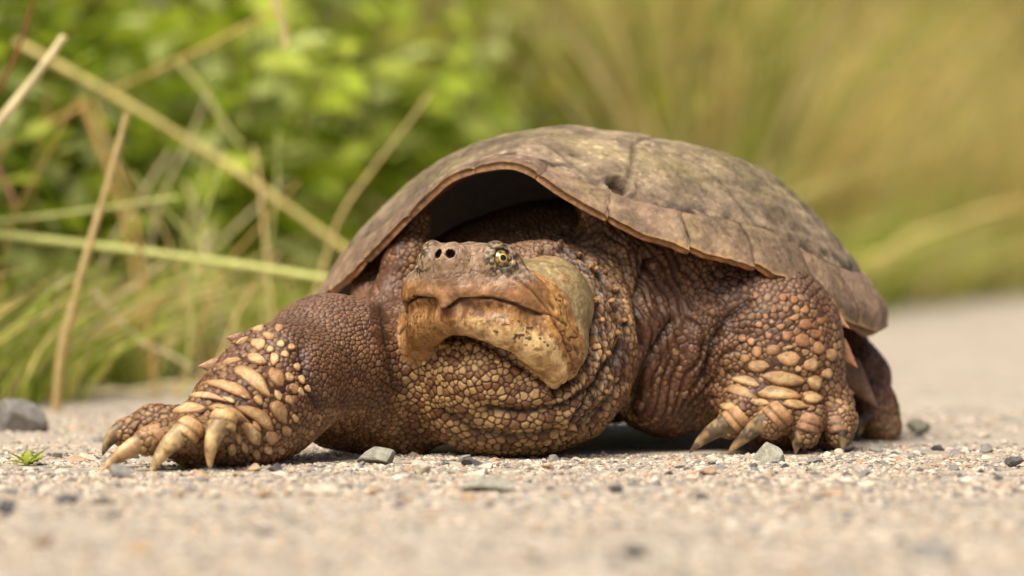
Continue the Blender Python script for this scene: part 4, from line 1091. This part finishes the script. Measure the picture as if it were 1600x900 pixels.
straw([(-130, 640, 1700), (-60, 380, 1500), (-10, 170, 1400), (25, 80, 1400), (54, -20, 1400)], 8, srgb(140, 84, 54), 'thin reddish brown stalk crossing the thick blunt straw')
straw([(430, -30, 2000), (437, 20, 2000), (445, 74, 2000)], 12, srgb(226, 204, 150), 'cream dry seed head hanging above the weeds')
straw([(275, 95, 3300), (330, 165, 3300), (380, 225, 3300)], 13, srgb(186, 186, 110), 'pale green blade slanting behind the long yellowish straw')
straw([(130, 150, 3000), (165, 260, 3000), (205, 400, 3000), (240, 590, 3000)], 14, SB, 'faint thin tan straw behind the tall upright straw')
straw([(-10, 235, 2600), (5, 280, 2600), (22, 330, 2600)], 14, srgb(196, 150, 110), 'short pinkish straw beside the level pale green blades')
straw([(-40, 700, 950), (40, 690, 1000), (105, 680, 1050)], 16, srgb(226, 196, 140), 'flat pale straw lying on the ground in front of the grey rock')
straw([(0, 520, 2300), (60, 480, 2300), (120, 430, 2300)], 10, ST, 'thin cream straw leaning out of the grass at the road edge')
straw([(150, 600, 2400), (190, 520, 2400), (260, 470, 2400)], 9, SB*1.1, 'thin tan straw leaning towards the outstretched foreleg')
straw([(140, 450, 2500), (230, 540, 2500), (300, 580, 2500)], 10, ST, 'thin dry straw slanting down behind the outstretched foreleg')
# the little green sprout
sp = bpy.data.objects.new('sprout', None); col.objects.link(sp); v0 = ground_v(728); p0 = W(42, 728, v0); sp.location = (p0[0]*U, v0*U, gz(p0[0], v0)*U)
tag(sp, 'tiny green sprout with feathery leaves growing from the gravel by the grey rock', 'sprout')
r = np.random.default_rng(77)
for i in range(9):
    az = i*2.4; d = np.array([math.cos(az), math.sin(az)*.8, r.uniform(.4, 1.6)]); V, F = leaf_shape(r.uniform(30, 54), 8.5, True); V = V@rot_to(d, r.uniform(-.5, .5), r)
    obj('leaf', make_mesh('leaf', V, F, np.broadcast_to(GRN[i % 3]*r.uniform(.8, 1.1), V.shape), smooth=False), M_leaf, sp)

# thin stems tangled in front of the weeds
r = np.random.default_rng(91)
for i in range(26):
    px0 = r.uniform(-40, 470); v0 = r.uniform(2100, 3600); gy = 380+HZ*D/(D+v0); tilt = r.uniform(-260, 260); top_ = r.uniform(120, 520)
    mid_ = (px0+tilt*.4, gy-(gy-top_)*.6, v0)
    straw([(px0, gy, v0), mid_, (px0+tilt, top_, v0+r.uniform(-60, 60))], r.uniform(4, 8), [ST, SB, SG, srgb(226, 200, 140)][i % 4], ['thin cream dry stem', 'thin tan dry stem', 'thin pale green stem', 'thin straw coloured stem'][i % 4]+' tangled in front of the green weeds', 'dry_straw')['group'] = ['cream stems', 'tan stems', 'pale green stems', 'straw coloured stems'][i % 4]
for i in range(34):
    a_ = r.uniform(0, 3800); X, v = edge_pt(a_, r.uniform(-120, 260)); L = r.uniform(60, 190); an = r.uniform(0, 6.28)
    P = np.array([[X+math.cos(an)*L*t, v+math.sin(an)*L*t, gz(X+math.cos(an)*L*t, v+math.sin(an)*L*t)+5+8*math.sin(t*3.1)] for t in np.linspace(0, 1, 6)])
    V, F = ribbon(P, np.full(6, r.uniform(2.5, 5))); o = obj('fallen_straw', make_mesh('fallen_straw', V-P[0], F, np.broadcast_to(ST*r.uniform(.7, 1), V.shape)), M_straw, None, P[0])
    tag(o, 'dead straw lying flat on the ground along the road edge', 'straw', 'dead straws along the road edge')
